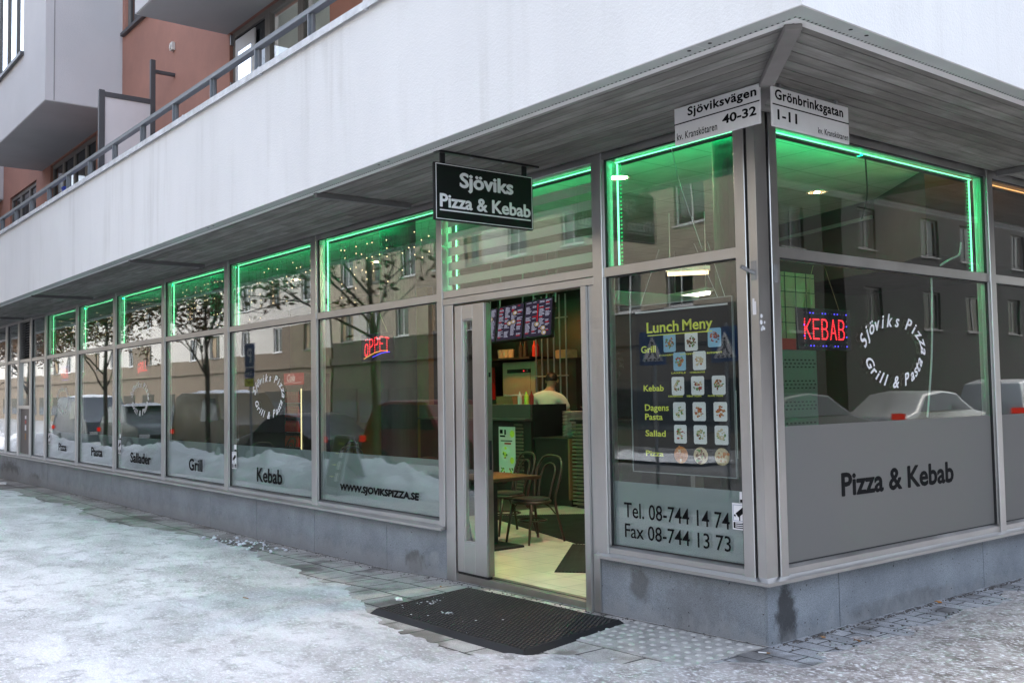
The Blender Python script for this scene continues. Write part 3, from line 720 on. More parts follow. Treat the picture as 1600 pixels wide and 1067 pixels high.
m = MB()
m.prism([(-40, -D), (D, -D), (D, 14), (D-.17, 14), (D-.17, -D+.17), (-40, -D+.17)], ZF+.001, 4.66); part(m, "parapet", STUCCO, B)
m = MB(); PZ = 4.66
m.prism([(-40, -D-.035), (D+.035, -D-.035), (D+.035, 14), (D-.2, 14), (D-.2, -D+.2), (-40, -D+.2)], PZ+.002, PZ+.012)
m.prism([(-40, -D-.035), (D+.035, -D-.035), (D+.035, 14), (D+.028, 14), (D+.028, -D-.028), (-40, -D-.028)], PZ-.05, PZ+.002)
r = random.Random(5)
CAP = part(m, "parapet_cap", CAPM, B)
u = -30.0
while u < 1:
    m = MB(); m.box(u, u+.03, -D-.0375, -D+.05, PZ-.052, PZ+.019); part(m, "cap_seam", CAPM, CAP); u += 1.95
# thin crust of snow on the cap
xs = np.linspace(-30, 1.2, 420); m = MB(); vs = []
for i, x in enumerate(xs):
    h0 = .012+.014*noise.noise((x*2.1, 3, 0))+.006*noise.noise((x*9, 1, 0)); h0 = max(h0, .0)
    vs += [(x, -D-.03, PZ+.0125), (x, -D-.01, PZ+.013+h0), (x, -D+.16, PZ+.013+h0*1.2), (x, -D+.19, PZ+.0125)]
fs = [(i*4+j, (i+1)*4+j, (i+1)*4+j+1, i*4+j+1) for i in range(len(xs)-1) for j in range(3)]
m.add(vs, fs); part(m, "cap_snow", SNOWC, CAP, smooth=True)
# railing on the parapet
m = MB(); m.box(-32, 1.15, -1.235, -1.165, 4.925, 4.962); m.box(-32, 1.15, -1.225, -1.175, 4.966, 4.982)
RL = part(m, "balcony_railing", RAIL, B, bevel=.004, seg=1)
for k in range(27):
    x = -2.65-1.105*k; m = MB(); m.box(x-.008, x+.008, -1.235, -1.165, 4.672, 4.926); m.box(x+.009, x+.045, -1.212, -1.188, 4.672, 4.926); part(m, "post", RAIL, RL)
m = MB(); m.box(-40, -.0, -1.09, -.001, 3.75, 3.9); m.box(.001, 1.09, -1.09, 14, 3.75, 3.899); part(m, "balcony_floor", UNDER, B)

# ---- upper wall with its windows ----------------------------------
def wall_with_holes(u0, u1, z0, z1, holes, y0=0.0, y1=.25):
    """grid-split wall so that the openings are real holes"""
    us = sorted({u0, u1, *[h[0] for h in holes], *[h[1] for h in holes]}); zs = sorted({z0, z1, *[h[2] for h in holes], *[h[3] for h in holes]}); m = MB()
    for a, b_ in zip(us[:-1], us[1:]):
        for c, d in zip(zs[:-1], zs[1:]):
            cu, cz = (a+b_)/2, (c+d)/2
            if any(h[0] < cu < h[1] and h[2] < cz < h[3] for h in holes): continue
            m.box(a, b_, y0, y1, c, d)
    return m
holes = [(-8.42, -5.66, 3.95, 6.415), (-17.55, -14.4, 3.95, 6.39), (-21.2, -18.72, 3.95, 6.32), (-12.78, -11.2, 7.72, 9.4), (-27, -24, 3.95, 6.3)]
part(wall_with_holes(-40, 0, 3.91, 13, holes), "upper_wall", TERRA, B)
m = MB(); m.box(-.25, 0, .25, 14, 3.91, 13); part(m, "upper_wall", TERRA, B)
def up_window(u0, u1, z0, z1, splits, blinds=(), name="upper_window"):
    m = MB(); e = .0
    for a, b_ in zip([u0]+splits, splits+[u1]):
        m.box(a, a+.07, .045, .12, z0, z1); m.box(b_-.07, b_, .045, .12, z0, z1); m.box(a+.07, b_-.07, .045, .12, z1-.08, z1); m.box(a+.07, b_-.07, .045, .12, z0, z0+.09)
    f = part(m, name, WINFRAME, B, bevel=.004, seg=1)
    for k, (a, b_) in enumerate(zip([u0]+splits, splits+[u1])):
        m = MB(); m.box(a+.07, b_-.07, .075, .085, z0+.09, z1-.08); part(m, "pane", GLASS if k in blinds else GLASS_UP, f)
        if k in blinds:
            m = MB(); zz = z1-.1
            while zz > z0+.1: m.extr([(a+.08, .15, zz), (a+.08, .175, zz-.018), (a+.08, .177, zz-.015), (a+.08, .152, zz+.003)], (b_-a-.16, 0, 0)); zz -= .028
            part(m, "blind", pbr("blind_%d" % int(-a*10), (.62, .62, .58), .6), f)
    return f
up_window(-8.42, -5.66, 3.95, 6.415, [-7.36, -6.46], (1, 2), "balcony_door_window")
for z in (5.0, 5.62, 6.25): m = MB(); m.box(-8.425, -8.395, .005, .045, z, z+.13); part(m, "door_hinge", GALV, B)
m = MB(); m.box(-8.30, -7.70, .03, .05, 4.05, 6.28); m.mat(1).box(-8.2, -7.8, .026, .03, 4.3, 6.1)
part(m, "balcony_door", [pbr("white_door_frame", (.55, .55, .55), .5), GLASS_BAY], B)
up_window(-17.55, -14.4, 3.95, 6.39, [-16.75, -15.97, -15.18], (), "upper_window"); up_window(-21.2, -18.72, 3.95, 6.32, [-20.3, -19.5], ())
up_window(-12.78, -11.2, 7.72, 9.4, [-12.0], ()); up_window(-27, -24, 3.95, 6.3, [-25.5], ())
m = MB(); m.box(-12.85, -11.1, -.06, .05, 7.665, 7.72); part(m, "window_sill", RAIL_D, B)
m = MB(); m.box(-10.53, -10.43, -.05, -.001, 6.76, 6.88); m.box(-10.50, -10.46, -.07, -.05, 6.78, 6.84); part(m, "wall_sensor", pbr("sensor_plastic", (.62, .60, .55), .5), B, bevel=.006)
# projecting bays and upper balcony
def bay(x0, x1, z0, win=None):
    m = MB()
    if win:
        u0, u1, a, b_ = win
        for (xa, xb, za, zb) in ((x0, u0, z0, 13), (u1, x1, z0, 13), (u0, u1, z0, a), (u0, u1, b_, 13)): m.box(xa, xb, -1.2, -1.0, za, zb)
    else: m.box(x0, x1, -1.2, -1.0, z0, 13)
    m.box(x1-.2, x1, -1.0, -.001, z0, 13); m.box(x0, x0+.2, -1.0, -.001, z0, 13)
    o = part(m, "bay", STUCCO_GREY, B)
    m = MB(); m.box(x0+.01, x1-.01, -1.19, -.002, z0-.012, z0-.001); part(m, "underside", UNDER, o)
    m = MB(); m.box(x1+.0005, x1+.006, -1.075, -1.06, z0+.01, 13); part(m, "wall_joint", pbr("joint_grey", (.30, .29, .29), .8), o)
    if win:
        m = MB(); m.box(u0, u1, -1.13, -1.12, a, b_); part(m, "window_pane", GLASS_BAY, o)
        m = MB(); k = (u1-u0)/5
        for i in range(6): m.box(u0+i*k-.03, u0+i*k+.03, -1.16, -1.08, a, b_)
        m.box(u0, u1, -1.165, -1.08, a, a+.05); m.box(u0, u1, -1.165, -1.08, b_-.05, b_); part(m, "window_frame", WINFRAME, o)
        m = MB(); m.box(u0-.05, u1+.05, -1.26, -1.1, a-.06, a); part(m, "window_sill", RAIL_D, o)
bay(-18.25, -12.92, 6.42, (-18.0, -14.44, 7.62, 9.9)); bay(-30, -21.9, 6.42)
m = MB(); m.box(-8.5, 0, -1.2, -.001, 6.42, 6.62); m.box(-8.5, 0, -1.2, -1.05, 6.62, 7.9); o = part(m, "upper_balcony", STUCCO_GREY, B)
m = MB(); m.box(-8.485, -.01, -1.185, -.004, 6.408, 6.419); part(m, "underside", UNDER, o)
# privacy screen between two balconies
m = MB(); m.box(-10.48, -10.42, -1.08, -1.0, 3.9, 5.98); m.box(-10.48, -10.42, -.36, -.29, 3.9, 6.55); m.box(-10.475, -10.425, -1.0, -.36, 5.89, 5.96); m.box(-10.475, -10.425, -.29, -.001, 6.36, 6.41); m.box(-10.475, -10.425, -1.0, -.36, 4.55, 4.62)
PS = part(m, "privacy_screen", RAIL_D, B, bevel=.004, seg=1)
m = MB(); m.box(-10.457, -10.443, -1.0, -.36, 4.62, 5.89); part(m, "screen_panel", pbr("translucent_panel", (.70, .66, .66), .6, var=.04), PS)
# roof and inner walls
m = MB(); m.box(-40, -.001, .26, 14, 12.9, 13); part(m, "roof", UNDER, B)
m = MB(); m.box(-40, -.10, .10, 14, 3.735, 3.745); part(m, "floor_slab", UNDER, B)
m = MB(); m.box(-40, -.101, .0005, .10, 3.406, 3.745); m.box(-.1005, -.0005, .0005, 14, 3.406, 3.745); part(m, "lintel", SIGNWHT, B)
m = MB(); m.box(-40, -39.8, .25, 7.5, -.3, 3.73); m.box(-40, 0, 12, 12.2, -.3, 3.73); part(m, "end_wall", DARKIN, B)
# ---- writing on the glass -----------------------------------------
def lettering(win, F, fn, mat, o=-.0335, name="lettering"):
    m = MB(); fn(m); return part(m, name, mat, win)
OG = -.0318
def logo(win, F, uc, zc=1.635, k=1.0):
    lettering(win, F, lambda m: text_arc(m, F, "Sjöviks Pizza", uc, zc, .37*k, .165*k, 176, -8, .135*k, OG, bold=.03, shear=.35), LETTER, name="circular_lettering")
    lettering(win, F, lambda m: text_arc(m, F, "Grill & Pasta", uc, zc-.02, .40*k, .265*k, 196, 346, .125*k, OG, inside=True, bold=.03, shear=.35), LETTER, name="circular_lettering")
logo(WIN[4], FL, -7.33); logo(WIN[2], FL, -12.07); logo(WIN[0], FL, -16.62); logo(WIN[10], FR, 1.62, 1.886)
lettering(WIN[5], FL, lambda m: text_fit(m, FL, "WWW.SJOVIKSPIZZA.SE", -5.56, -4.02, .585, .68, OG, .045, .10), LETTERK)
for k, wd, u0, u1, z0, z1 in ((4, "Kebab", -7.67, -6.96, .575, .75), (3, "Grill", -9.95, -9.45, .60, .77), (2, "Sallader", -12.52, -11.55, .60, .765), (1, "Pasta", -14.70, -14.03, .62, .78), (0, "Pizza", -16.90, -16.33, .64, .79)):
    lettering(WIN[k], FL, lambda m, wd=wd, u0=u0, u1=u1, z0=z0, z1=z1: text_fit(m, FL, wd, u0, u1, z0, z1, OG, .022), LETTERK)
lettering(WIN[6], FL, lambda m: text_fit(m, FL, "Tel. 08-744 14 74", -1.285, -.31, .69, .80, OG, .006), LETTERK)
lettering(WIN[6], FL, lambda m: text_fit(m, FL, "Fax 08-744 13 73", -1.28, -.305, .545, .648, OG, .006), LETTERK)
lettering(WIN[10], FR, lambda m: text_fit(m, FR, "Pizza & Kebab", .885, 2.405, .858, 1.022, OG, .028), LETTERK)
# surveillance stickers
def sticker(win, F, u, z, k=1.0):
    m = MB(); s = .12*k
    m.mat(0).fbox(F, u, u+s, z, z+s*1.42, -.0335, -.0328)
    m.mat(1).fbox(F, u+.008*k, u+s-.006*k, z+.008*k, z+s*.40, -.0328, -.0324)
    m.mat(0)
    for i, L_ in enumerate((.06, .07, .075)): m.fbox(F, u+.022*k, u+.022*k+L_*k, z+.040*k-i*.0125*k, z+.0455*k-i*.0125*k, -.0324, -.0321)
    m.mat(1)
    def P(a, b): return F(u+s*a, z+s*(.44+b*.92), -.0322)
    m.extr([P(.22, .46), P(.72, .86), P(.90, .62), P(.42, .24)], Vector(F(0, 0, .0004))); m.extr([P(.10, .34), P(.16, .42), P(.24, .36), P(.2, .24)], Vector(F(0, 0, .0004))); m.extr([P(.46, .04), P(.53, .04), P(.53, .36), P(.46, .36)], Vector(F(0, 0, .0004)))
    m.mat(2); fr = ((.06, .03, .94, .05), (.06, .95, .94, .97), (.06, .05, .08, .95), (.92, .05, .94, .95))
    for a, b_, c_, d_ in fr: q = [P(a, b_), P(c_, b_), P(c_, d_), P(a, d_)]; m.extr(q, Vector(F(0, 0, .0003)))
    m.mat(0).fbox(F, u+s*.52, u+s, z+s*1.45, z+s*2.05, -.0335, -.0328); m.mat(1).fbox(F, u+s*.55, u+s, z+s*1.47, z+s*1.64, -.0328, -.0324)
    return part(m, "camera_sticker", [LETTER, LETTERK, BLUEP], win)
sticker(WIN[6], FL, -.287, .698); sticker(WIN[4], FL, -8.44, .70, 1.25); sticker(WIN[2], FL, -13.17, .72, 1.3); sticker(WIN[0], FL, -17.7, .74, 1.3)

# ================================================================== shop interior
def tile_mat(name, c1, c2, mort, w, h, rough, ms=.004, rot=0):
    m, nt = new_mat(name); b = node(nt, "ShaderNodeBsdfPrincipled", Roughness=rough); o = nt.nodes.new("ShaderNodeOutputMaterial"); nt.links.new(b.outputs[0], o.inputs[0])
    v = coords(nt); 
    mp = nt.nodes.new("ShaderNodeMapping"); mp.inputs['Rotation'].default_value = (0, 0, rot); nt.links.new(v, mp.inputs[0])
    t = node(nt, "ShaderNodeTexBrick", Scale=1.0); t.offset = 0
    for k, val in (('Brick Width', w), ('Row Height', h), ('Mortar Size', ms), ('Color1', c4(c1)), ('Color2', c4(c2)), ('Mortar', c4(mort))): t.inputs[k].default_value = val
    nt.links.new(mp.outputs[0], t.inputs['Vector'])
    c = mixc(nt, 1, t.outputs[0], ramp(nt, noise_tex(nt, v, 2.5, 5, .6), .3, .7, (.82,)*3, (1.1,)*3), 'MULTIPLY')
    nt.links.new(c, b.inputs['Base Color']); return m
m = MB(); m.box(-39.7, -6.801, .13, 11.9, -.08, .0); m.box(-6.8, -.08, 4.501, 11.9, -.08, .0); structure(m.build("dark_floor", tile_mat("dark_floor_tiles", (.085, .06, .045), (.11, .08, .06), (.03, .025, .02), .33, .33, .35)))
m = MB(); m.box(-6.8, -.08, .13, 4.5, -.08, .0); m.box(-3.39, -1.61, .0301, .1299, -.08, -.001); structure(m.build("floor", tile_mat("floor_tiles", (.72, .60, .53), (.77, .65, .58), (.36, .30, .27), .33, .33, .28)))
m = MB(); m.box(-39.7, -.03, .12, 11.9, 3.722, 3.734); structure(m.build("ceiling", tile_mat("ceiling_tiles", (.36, .38, .365), (.38, .395, .38), (.16, .17, .165), .6, .6, .85, .006)))
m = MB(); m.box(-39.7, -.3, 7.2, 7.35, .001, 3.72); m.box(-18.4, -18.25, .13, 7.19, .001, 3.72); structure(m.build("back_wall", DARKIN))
m = MB(); m.box(-18.2, -12.2, 5.6, 5.72, .001, 3.72); structure(m.build("partition_wall", OLIVE))

def simple(mb, name, mats, label, cat, group=None, **kw): return tag(mb.build(name, mats, **kw), label, cat, group)

# structural columns, painted black
for (x, y, lab) in ((-.62, .64, "round black column behind the corner windows"), (-5.62, .82, "round black column behind the widest pane left of the door"), (-10.6, .82, "round black column behind the window lettered Grill")):
    m = MB(); m.lathe([(.205, .001), (.205, 3.72)], (x, y, 0), 32); m.lathe([(.225, .0012), (.225, .10)], (x, y, 0), 32); simple(m, "column", COLUMN, lab, "column", "columns along the shop front", smooth=False)

# counter
E_ = empty("service_counter", "dark service counter with grey green screen top facing the door", "counter", (-8.4, 4.2, 0))
def lc(o): x, y, z = o.location; return lambda a, b_, c: (a-x, b_-y, c-z)
def lbox(m, o, *b): return m.box(*b, lc(o))
m = MB(); lbox(m, E_, -10.4, -7.415, 4.22, 4.9, .001, 1.20); part(m, "body", COUNTERM, E_)
m = MB(); lbox(m, E_, -10.4, -7.41, 4.2, 4.24, 1.235, 1.44); lbox(m, E_, -10.4, -7.41, 4.24, 4.40, 1.425, 1.44); part(m, "screen", COUNTERG, E_, bevel=.003)
m = MB(); lbox(m, E_, -7.41, -7.395, 4.24, 4.9, .3, 1.4399); part(m, "side_panel", BLACK, E_)
m = MB(); lbox(m, E_, -10.4, -7.41, 4.10, 4.90, 1.20, 1.232); part(m, "shelf", COUNTERG, E_, bevel=.004)
for xa, xb in ((-8.56, -8.40), (-7.80, -7.60)):
    m = MB()
    for i in range(22): lbox(m, E_, xa, xb, 4.195, 4.219, .03+i*.052, .058+i*.052)
    part(m, "slat_panel", pbr("slat_wood_%d" % int(-xa*10), (.16, .13, .09), .6, var=.2), E_)
m = MB(); lbox(m, E_, -7.39, -6.595, 4.26, 4.95, .001, .93); lbox(m, E_, -7.39, -6.59, 4.22, 4.95, .93, .958); part(m, "low_section", COUNTERM, E_, bevel=.003)
m = MB(); lbox(m, E_, -6.590, -6.56, 4.2, 4.95, .1, .955); part(m, "end_panel", WOODTAN, E_)
m = MB(); lbox(m, E_, -6.46, -5.2, 4.24, 4.9, .001, 1.2); lbox(m, E_, -6.50, -5.2, 4.16, 4.9, 1.2, 1.23); part(m, "side_section", COUNTERM, E_)
m = MB()
for i in range(22): lbox(m, E_, -6.50+.008*i*0, -6.1, 4.20, 4.239, .05+i*.052, .078+i*.052)
part(m, "slat_panel", pbr("slat_wood_r", (.16, .13, .09), .6, var=.2), E_)

# poster on the counter front
m = MB(); x0, x1 = -8.165, -7.765; Fp = lambda u, z, o: (u, 4.194-o, z)
m.mat(0).box(x0, x1, 4.188, 4.194, .36, 1.105)
m.mat(1).fbox(Fp, x0+.03, x0+.10, 1.0, 1.06, .006, .0068); m.fbox(Fp, x0+.03, x0+.16, .95, .975, .006, .0068); m.fbox(Fp, x0+.14, x0+.18, .985, 1.06, .006, .0068); m.fbox(Fp, x0+.05, x0+.33, .885, .90, .006, .0068)
m.mat(2).fbox(Fp, x0+.14, x0+.30, .84, .865, .006, .0068)
m.mat(3).disc(Fp, x0+.33, 1.0, .055, .055, .007, 16); m.disc(Fp, x0+.32, .60, .05, .05, .007, 16)
rg = random.Random(8)
for (cx, cz, R_) in ((.16, .70, .12), (.09, .44, .07), (.30, .43, .08)):
    m.mat(5).disc(Fp, x0+cx, cz, R_, R_*.95, .0072, 20)
    for k in range(14):
        a = rg.uniform(0, 6.3); q = rg.uniform(0, R_*.7); m.mat(rg.choice((2, 3, 4, 4))).disc(Fp, x0+cx+q*math.cos(a), cz+q*math.sin(a), R_*.22, R_*.18, .0078+k*.0002, 7)
GREENF = pbr("salad_green", (.12, .26, .05), .7, var=.3, vscale=40)
simple(m, "food_poster", [PAPER, LETTERK, REDP, YELLOW, GREENF, CERAMIC], "white food poster stuck on the dark counter front", "poster")

# things on the counter
def stack_plates(x, y, z, n, r):
    e = empty("plate_stack", "tall stack of white plates on the low counter section", "plates", (x, y, z))
    m = MB()
    for i in range(n): m.lathe([(r*.55, i*.021+.0), (r*.6, i*.021+.004), (r, i*.021+.019), (r*.985, i*.021+.0205), (r*.58, i*.021+.008)], (0, 0, 0), 28)
    part(m, "plate", CERAMIC, e)
    return e
stack_plates(-6.80, 4.52, .9585, 18, .175)
for (x, y, z0, w_, d_, h_, lab, mt) in ((-8.30, 4.55, 1.2325, .5, .4, .10, "grey cash tray on the counter shelf", COUNTERG), (-8.42, 4.72, 1.44, .42, .42, .075, "lower cardboard pizza box on the counter", CARDB), (-8.44, 4.72, 1.516, .40, .40, .05, "upper cardboard pizza box on the counter", CARDB)):
    m = MB(); m.box(x-w_/2, x+w_/2, y-d_/2, y+d_/2, z0, z0+h_); m.box(x-w_/2-.004, x+w_/2+.004, y-d_/2-.004, y+d_/2+.004, z0+h_*.72, z0+h_*.98); simple(m, "pizza_box" if mt is CARDB else "cash_tray", mt, lab, "box", bevel=.003)
m = MB()
for k in range(5): 
    a = .2*k; m.box(-8.58, -8.28, 4.62, 4.85, 1.567+k*.004, 1.570+k*.004, lambda x, y, z, a=a: (-8.43+(x+8.43)*math.cos(a)-(y-4.73)*math.sin(a), 4.73+(x+8.43)*math.sin(a)+(y-4.73)*math.cos(a), z+.05*max(0, (x+8.43))))
simple(m, "paper_pile", PAPER, "loose white papers lying on the pizza boxes", "papers")

for k, (x, mt_, lab) in enumerate(((-7.52, REDP, "red sauce bottle at the end of the counter screen"), (-7.64, YELLOW, "yellow sauce bottle next to the red one on the counter"), (-7.80, CERAMIC, "white sauce bottle third from the counter end"))):
    m = MB(); m.lathe([(.032, 0), (.034, .13), (.014, .16), (.006, .20)], (x, 4.32, 1.4405), 14); simple(m, "sauce_bottle", mt_, lab, "bottle", "sauce bottles on the counter")
# menu screens over the counter
rg = random.Random(21)
TL, TR_, BR_, BL = [np.array(p) for p in ((-8.74, 4.16, 2.905), (-6.79, 4.16, 2.995), (-6.50, 3.86, 2.40), (-8.43, 3.86, 2.36))]
def sc_pt(a, b_, o):
    top = TL+(TR_-TL)*a; bot = BL+(BR_-BL)*a; p = bot+(top-bot)*b_
    n = np.cross(TR_-TL, TL-BL); n = n/np.linalg.norm(n)
    if n[1] > 0: n = -n
    return tuple(p+n*o)
for k in range(3):
    a0, a1 = k/3+.003, (k+1)/3-.003
    e = empty("menu_screen", ("menu screen with red headings, left one over the counter", "menu screen in the middle of three over the counter", "menu screen with a red upright bar, right one over the counter")[k], "menu screen", sc_pt((a0+a1)/2, 0, 0), group="menu screens over the counter")
    L0 = e.location
    Fs = lambda u, z, o: tuple(Vector(sc_pt(a0+(a1-a0)*u, z, o))-L0)
    m = MB(); m.fbox(Fs, 0, 1, 0, 1, -.05, 0); part(m, "bezel", BLACK, e)
    m = MB(); m.mat(0).fbox(Fs, .025, .975, .03, .965, .0005, .003)
    if k == 2: m.mat(2).fbox(Fs, .46, .50, .30, .86, .003, .0036)
    for cx in (.07, .30, .54, .76):
        z = .93
        while z > .10:
            if rg.random() < .14: m.mat(2).fbox(Fs, cx, cx+rg.uniform(.08, .16), z-.02, z, .003, .0036); z -= .045; continue
            if rg.random() < .08: z -= .08; continue
            u = cx; e_ = cx+rg.uniform(.10, .19)
            while u < e_: q = rg.uniform(.015, .05); m.mat(1).fbox(Fs, u, min(u+q, e_), z-.015, z-rg.uniform(0, .004), .003, .0036); u += q+.008
            z -= .028
    for _ in range(3): 
        u, z = rg.uniform(.3, .9), rg.uniform(.1, .75); m.mat(0).disc(Fs, u, z, .11, .075, .0042, 12); m.mat(3).disc(Fs, u, z, .085, .06, .005, 9); m.mat(1).disc(Fs, u+.01, z, .04, .03, .0056, 6)
    part(m, "display", [SCREEN, SCR_W, SCR_R, SCR_F], e)
m = MB()
for x in (-8.3, -8.05, -7.5, -7.25, -6.95, -6.75): m.tube([(x, 4.16, 2.9), (x, 4.2, 3.72)], .012, 8)
simple(m, "screen_hanger", GALV, "thin metal rods holding the menu screens from the ceiling", "bracket")

# kitchen behind
e = empty("kitchen_cabinet", "steel pizza oven cabinet glowing orange behind the counter", "oven", (-10.45, 6.5, 0))
m = MB(); m.box(-.56, .40, 0, .65, .10, 2.20); part(m, "body", OVENM, e, bevel=.01)
m = MB(); m.box(-.40, .28, -.02, -.001, .75, 1.98); part(m, "door", OVENM, e, bevel=.006); m = MB(); m.box(-.40, .28, -.018, -.001, 1.99, 2.06); m.mat(1).disc(lambda u, z, o: (u, -o, z), .10, 2.025, .012, .012, .021, 10); m.mat(2).disc(lambda u, z, o: (u, -o, z), .20, 2.025, .018, .018, .021, 10)
part(m, "control_panel", [BLACK, LED_R, GALV], e)
m = MB()
for i in range(5): m.box(-.40, .28, -.012, -.001, 2.075+i*.022, 2.085+i*.022)
part(m, "grille", OVENM, e)
m = MB(); m.box(-11.5, -9.9, 6.25, 6.9, 2.235, 2.27); simple(m, "wall_shelf", BLACK, "dark shelf above the orange lit oven cabinet", "shelf")
for k, x in enumerate((-11.05, -10.9, -10.75)):
    m = MB(); m.lathe([(.055, 0), (.07, .17), (.064, .17), (.05, .01)], (x, 6.5, 2.271), 14); simple(m, "glass_stack", pbr("frosted_beaker_%d" % k, (.40, .38, .33), .3), ("leftmost", "middle", "rightmost")[k]+" of three pale beakers on the dark shelf", "beaker", "beakers on the shelf")
for k, x in enumerate((-10.45, -10.32, -10.05, -9.98)):
    m = MB(); m.lathe([(.045, 0), (.045, .19), (.018, .25), (.018, .30)], (x, 6.5, 2.271), 14); simple(m, "bottle", REDP if k > 1 else COUNTERM, ("dark bottle left on the shelf by the beakers", "second dark bottle on the shelf", "red bottle near the shelf end", "red bottle at the very end of the shelf")[k], "bottle", "bottles on the shelf")
SHIRTFILL = emit('shirt_fill_light', (1.0, .50, .20), 260)  # added unseen light that warms the person's shirt
for lx, ly, lz, llab in ((-10.15, 5.75, 2.92, "small orange heat lamp above the oven cabinet"), (-7.55, 4.75, 2.9, "added unseen warm lamp over the person in white")):
  e = empty("heat_lamp", llab, "lamp", (lx, ly, lz))
  m = MB(); m.lathe([(.02, .45), (.02, .12), (.10, .0), (.09, .0), (.018, .11)], (0, 0, 0), 16); part(m, "shade", BLACK, e); m = MB(); m.lathe([(.01, -.03), (.05, 0), (.06, .04), (.02, .09)], (0, 0, 0), 12); part(m, "bulb", HEATLAMP if ly > 5 else SHIRTFILL, e)
m = MB(); m.box(-9.6, -8.6, 6.2, 6.8, .001, 2.17); m.box(-9.62, -8.58, 6.17, 6.83, 2.17, 2.2); simple(m, "tall_cabinet", DARKIN, "tall dark cabinet right of the oven", "cabinet")
m = MB()
for i in range(6): m.tube([(-9.55+.16*i, 6.12, .6), (-9.55+.16*i, 6.12, 3.3)], .014, 8)
for z in (1.0, 1.9, 2.9): m.tube([(-9.6, 6.12, z), (-8.7, 6.12, z)], .012, 8)
simple(m, "pipe_rack", GALV, "upright metal pipes in front of the tall cabinet", "rack")
m = MB(); m.box(-9.26, -8.93, 6.3, 6.55, 2.201, 2.36); simple(m, "paper_bag", pbr("warm_bag", (.55, .42, .25), .8, var=.2, vscale=9), "pale bag lying on top of the tall cabinet", "bag", bevel=.03)
m = MB(); m.box(-11.75, -11.38, 6.55, 6.6, 1.5, 2.12)
Fk = lambda u, z, o: (u, 6.55-o, z)
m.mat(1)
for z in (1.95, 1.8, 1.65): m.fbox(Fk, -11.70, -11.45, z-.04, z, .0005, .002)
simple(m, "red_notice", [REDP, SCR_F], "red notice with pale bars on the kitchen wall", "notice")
m = MB(); m.box(-12.5, -9.0, 6.9, 7.1, .8, 3.3); simple(m, "tiled_splashback", COUNTERM, "dark splashback wall panel behind the oven", "wall panel")

# tables and bentwood chairs
def make_table(x, y, rot, lab):
    e = empty("cafe_table", lab, "table", (x, y, 0), rot, "dark cafe tables")
    m = MB(); m.box(-.38, .38, -.38, .38, .71, .745); part(m, "tabletop", DARKWOOD, e, bevel=.006)
    m = MB(); m.box(-.055, .055, -.055, .055, .035, .71); m.box(-.25, .25, -.03, .03, .675, .709); m.box(-.03, .03, -.25, .25, .6745, .7085); part(m, "pedestal", BLACK, e, bevel=.004)
    m = MB(); m.box(-.25, .25, -.25, .25, .001, .022); part(m, "base", BLACK, e, bevel=.004)
    return e
def make_chair():
    e = empty("bentwood_chair", "x", "chair", (0, 0, 0), 0, "dark bentwood chairs")
    # seat facing -y, backrest on the +y side
    m = MB(); m.lathe([(.19, .0), (.205, .012), (.20, .028), (.17, .033), (.02, .03)], (0, 0, .445), 28); part(m, "seat", BLACK, e, smooth=True)
    m = MB(); m.tube([(.205*math.cos(a*math.pi/14), .205*math.sin(a*math.pi/14), .437) for a in range(28)], .017, 8, True); part(m, "seat_ring", DARKWOOD, e, smooth=True)
    for sx in (-1, 1):
        m = MB(); m.tube([(sx*.15, -.13, .43), (sx*.165, -.165, .25), (sx*.185, -.205, .002)], [.018, .016, .012], 10); part(m, "leg", DARKWOOD, e, smooth=True)
    hoop = []
    for sx in (1, -1):
        c = [(sx*.215, .285, .002), (sx*.185, .235, .22), (sx*.168, .195, .44), (sx*.185, .225, .60), (sx*.195, .265, .74), (sx*.165, .30, .85), (sx*.09, .318, .905)]
        hoop += c if sx == 1 else c[::-1]
    m = MB(); 
    def smoothp(p, n=5):
        p = [Vector(q) for q in p]; out = []
        for i in range(len(p)-1):
            a, b_, c, d = p[max(i-1, 0)], p[i], p[i+1], p[min(i+2, len(p)-1)]
            for k in range(n):
                t = k/n; out.append(.5*((2*b_)+(-a+c)*t+(2*a-5*b_+4*c-d)*t*t+(-a+3*b_-3*c+d)*t**3))
        return out+[p[-1]]
    m.tube(smoothp(hoop), .0145, 10); part(m, "back_hoop", DARKWOOD, e, smooth=True)
    inner = [(.085, .18, .45), (.10, .215, .60), (.105, .255, .72), (.075, .285, .80), (0, .297, .83), (-.075, .285, .80), (-.105, .255, .72), (-.10, .215, .60), (-.085, .18, .45)]
    m = MB(); m.tube(smoothp(inner), .0115, 10); part(m, "inner_hoop", DARKWOOD, e, smooth=True)
    m = MB(); m.tube([(.155*math.cos(a*math.pi/12), .155*math.sin(a*math.pi/12)+.015, .235) for a in range(24)], .0095, 8, True); part(m, "leg_ring", DARKWOOD, e, smooth=True)
    m = MB()
    for sx in (-1, 1):
        m.tube(smoothp([(sx*.158, -.15, .30), (sx*.13, -.12, .38), (sx*.06, -.13, .425)]), .008, 8); m.tube(smoothp([(sx*.178, .19, .30), (sx*.15, .13, .38), (sx*.14, .05, .425)]), .008, 8)
    part(m, "brace", DARKWOOD, e, smooth=True)
    return e
tabs = [(-4.45, 1.2, .0, "square dark table just inside the open door"), (-7.2, 1.6, .1, "dark table behind the pane with the web address"), (-9.6, 1.5, -.1, "dark table behind the window lettered Kebab"), (-11.8, 1.5, .05, "dark table behind the window lettered Grill"), (-14.3, 1.6, .0, "dark table behind the window lettered Sallader")]
for t in tabs: make_table(*t)
ch0 = make_chair(); first = True
